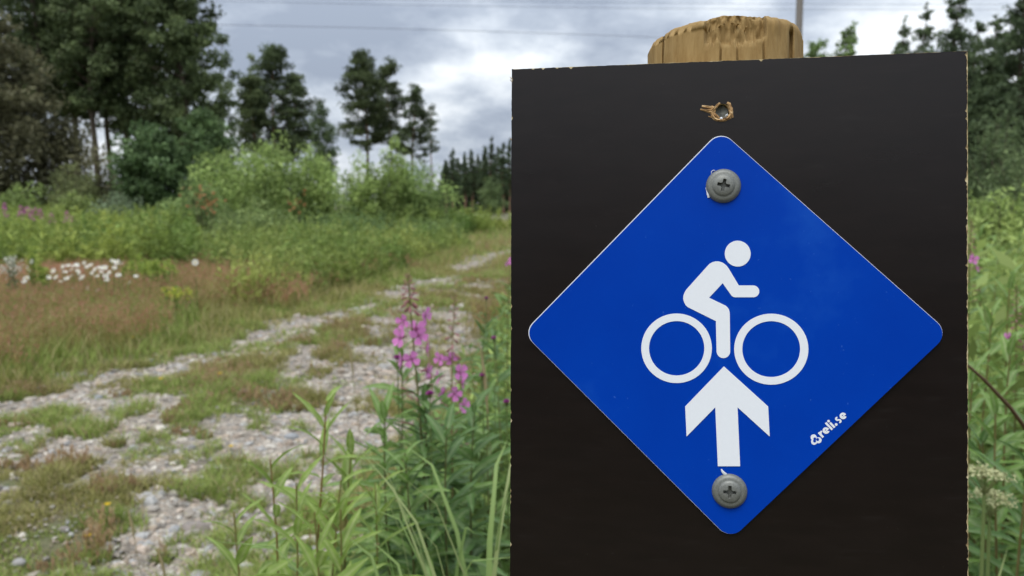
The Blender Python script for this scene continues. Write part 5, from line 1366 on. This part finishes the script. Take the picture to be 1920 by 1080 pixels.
spire(16, 478, 8.2, 3, 0.05, 'grey fluffy seed-head plant left of the daisies', (0.13, 0.15, 0.08), (0.42, 0.42, 0.36), 'seed_head_plant', 6)
spire(345, 420, 17, 14, 0.5, 'yellow-green flowering weeds in front of the rowan bush', (0.15, 0.20, 0.05), (0.26, 0.30, 0.06))
spire(240, 425, 17.5, 26, 1.0, 'wide yellow-green weed stand in the middle of the meadow', (0.15, 0.20, 0.05), (0.27, 0.31, 0.06))
# distant pink fireweed in the meadow
def far_fire(px, py, Y, label, group, colr=(0.50, 0.17, 0.36)):
    p = at(px, py, Y); zg = float(gz_lin(p[0], p[1])); root = empty('fireweed', (p[0], p[1], zg), label, 'fireweed', group); h = p[2] - zg
    mb = MB(); v, f = tube([(0, 0, -0.02), (0, 0, h)], [0.008, 0.004], 4); mb.add(v, f, (0.14, 0.15, 0.05))
    k_ = 40; t = 0.2 + 0.55 * rng.random(k_); d = rng.normal(size=(k_, 3)); d[:, 2] = 0.4; ln = np.full(k_, 0.13)
    v, f, c = rhombs(np.stack([0 * t, 0 * t, h * t], -1) + d * 0.05, d, rand_dirs(k_, 0.8), ln, ln * 0.2, np.array([0.11, 0.16, 0.05]) * (0.8 + 0.4 * rng.random((k_, 1)))); mb.add(v, f, c); link('leafy_stem', mb.mesh('leafy_stem'), M_GRASS, root)
    mb = MB(); k_ = 60; t = 0.74 + 0.26 * rng.random(k_); ps = np.stack([0 * t, 0 * t, h * t], -1) + rng.normal(size=(k_, 3)) * [0.14, 0.14, 0.02] * (1.08 - t)[:, None]
    v, f, c = rhombs(ps, rand_dirs(k_), rand_dirs(k_), np.full(k_, 0.045), np.full(k_, 0.035), np.array(colr) * (0.75 + 0.5 * rng.random((k_, 1)))); mb.add(v, f, c); link('flower_spike', mb.mesh('flower_spike'), M_PETAL, root)['kind'] = 'stuff'
for (px, py) in [(8, 384), (38, 390), (46, 394), (52, 392), (60, 397), (68, 394), (76, 396), (95, 403), (125, 400), (136, 408), (100, 408)]:
    far_fire(px, py - 4, random.uniform(16, 18), 'distant pink fireweed spike in the stand at the back of the meadow', 'distant pink fireweed')
far_fire(533, 470, 15, 'lone pink fireweed spike at the foot of the willow thicket', None)
# red leaves on the rowan
def red_twig(px, py, Y, label):
    p = at(px, py, Y); zg = float(gz_lin(p[0], p[1])); root = empty('red_leaved_shoot', (p[0], p[1], zg), label, 'shoot', 'red-leaved shoots'); h = p[2] - zg
    mb = MB(); v, f = tube([(0, 0.3, -0.02), (0, 0.1, h * 0.6), (0, 0, h)], [0.012, 0.009, 0.004], 4); mb.add(v, f, (0.12, 0.09, 0.06)); link('stem', mb.mesh('stem'), M_BARK, root)
    k_ = 16; ps = np.array([0, 0, h]) + rng.normal(size=(k_, 3)) * [0.16, 0.10, 0.14]; mb = MB()
    v, f, c = rhombs(ps, rand_dirs(k_), rand_dirs(k_), np.full(k_, 0.09), np.full(k_, 0.045), np.array([0.27, 0.105, 0.05]) * (0.6 + 0.6 * rng.random((k_, 1)))); mb.add(v, f, c); link('leaves', mb.mesh('leaves'), M_TREE, root)
for (px, py) in [(366, 362), (375, 382), (396, 368), (292, 412), (558, 378), (392, 385)]:
    red_twig(px, py, 18.2, 'shoot with orange-red leaves among the green bushes')
# yellow hawkbits on the track verge
for (px, py) in [(250, 648), (203, 968), (302, 722), (413, 716), (434, 850), (166, 1018)]:
    x, y = ground_at(px, py + 8); zg = float(gz_lin(x, y)); 
    mb = MB(); v, f = tube([(0, 0, -0.01), (0, 0, 0.05 + 0.01 * y)], 0.0015, 4); mb.add(v, f, (0.12, 0.18, 0.05))
    root = empty('hawkbit', (x, y, zg), 'tiny yellow flower on the grassy gravel', 'flower', 'tiny yellow flowers'); link('stem', mb.mesh('stem'), M_LEAF, root)
    mb = MB(); k_ = 16
    for q in range(k_):
        a = q * 2.399; d = np.array([math.cos(a), math.sin(a), 0.5]); s_ = np.array([-math.sin(a), math.cos(a), 0]); mb.add(np.array([[0, 0, 0], d * 0.6 - s_ * 0.2, d, d * 0.6 + s_ * 0.2]) * 0.011 * (1 + y / 10) + [0, 0, 0.05 + 0.01 * y], [(0, 1, 2, 3)], (0.65, 0.45, 0.02))
    link('flower_head', mb.mesh('flower_head'), M_PETAL, root)
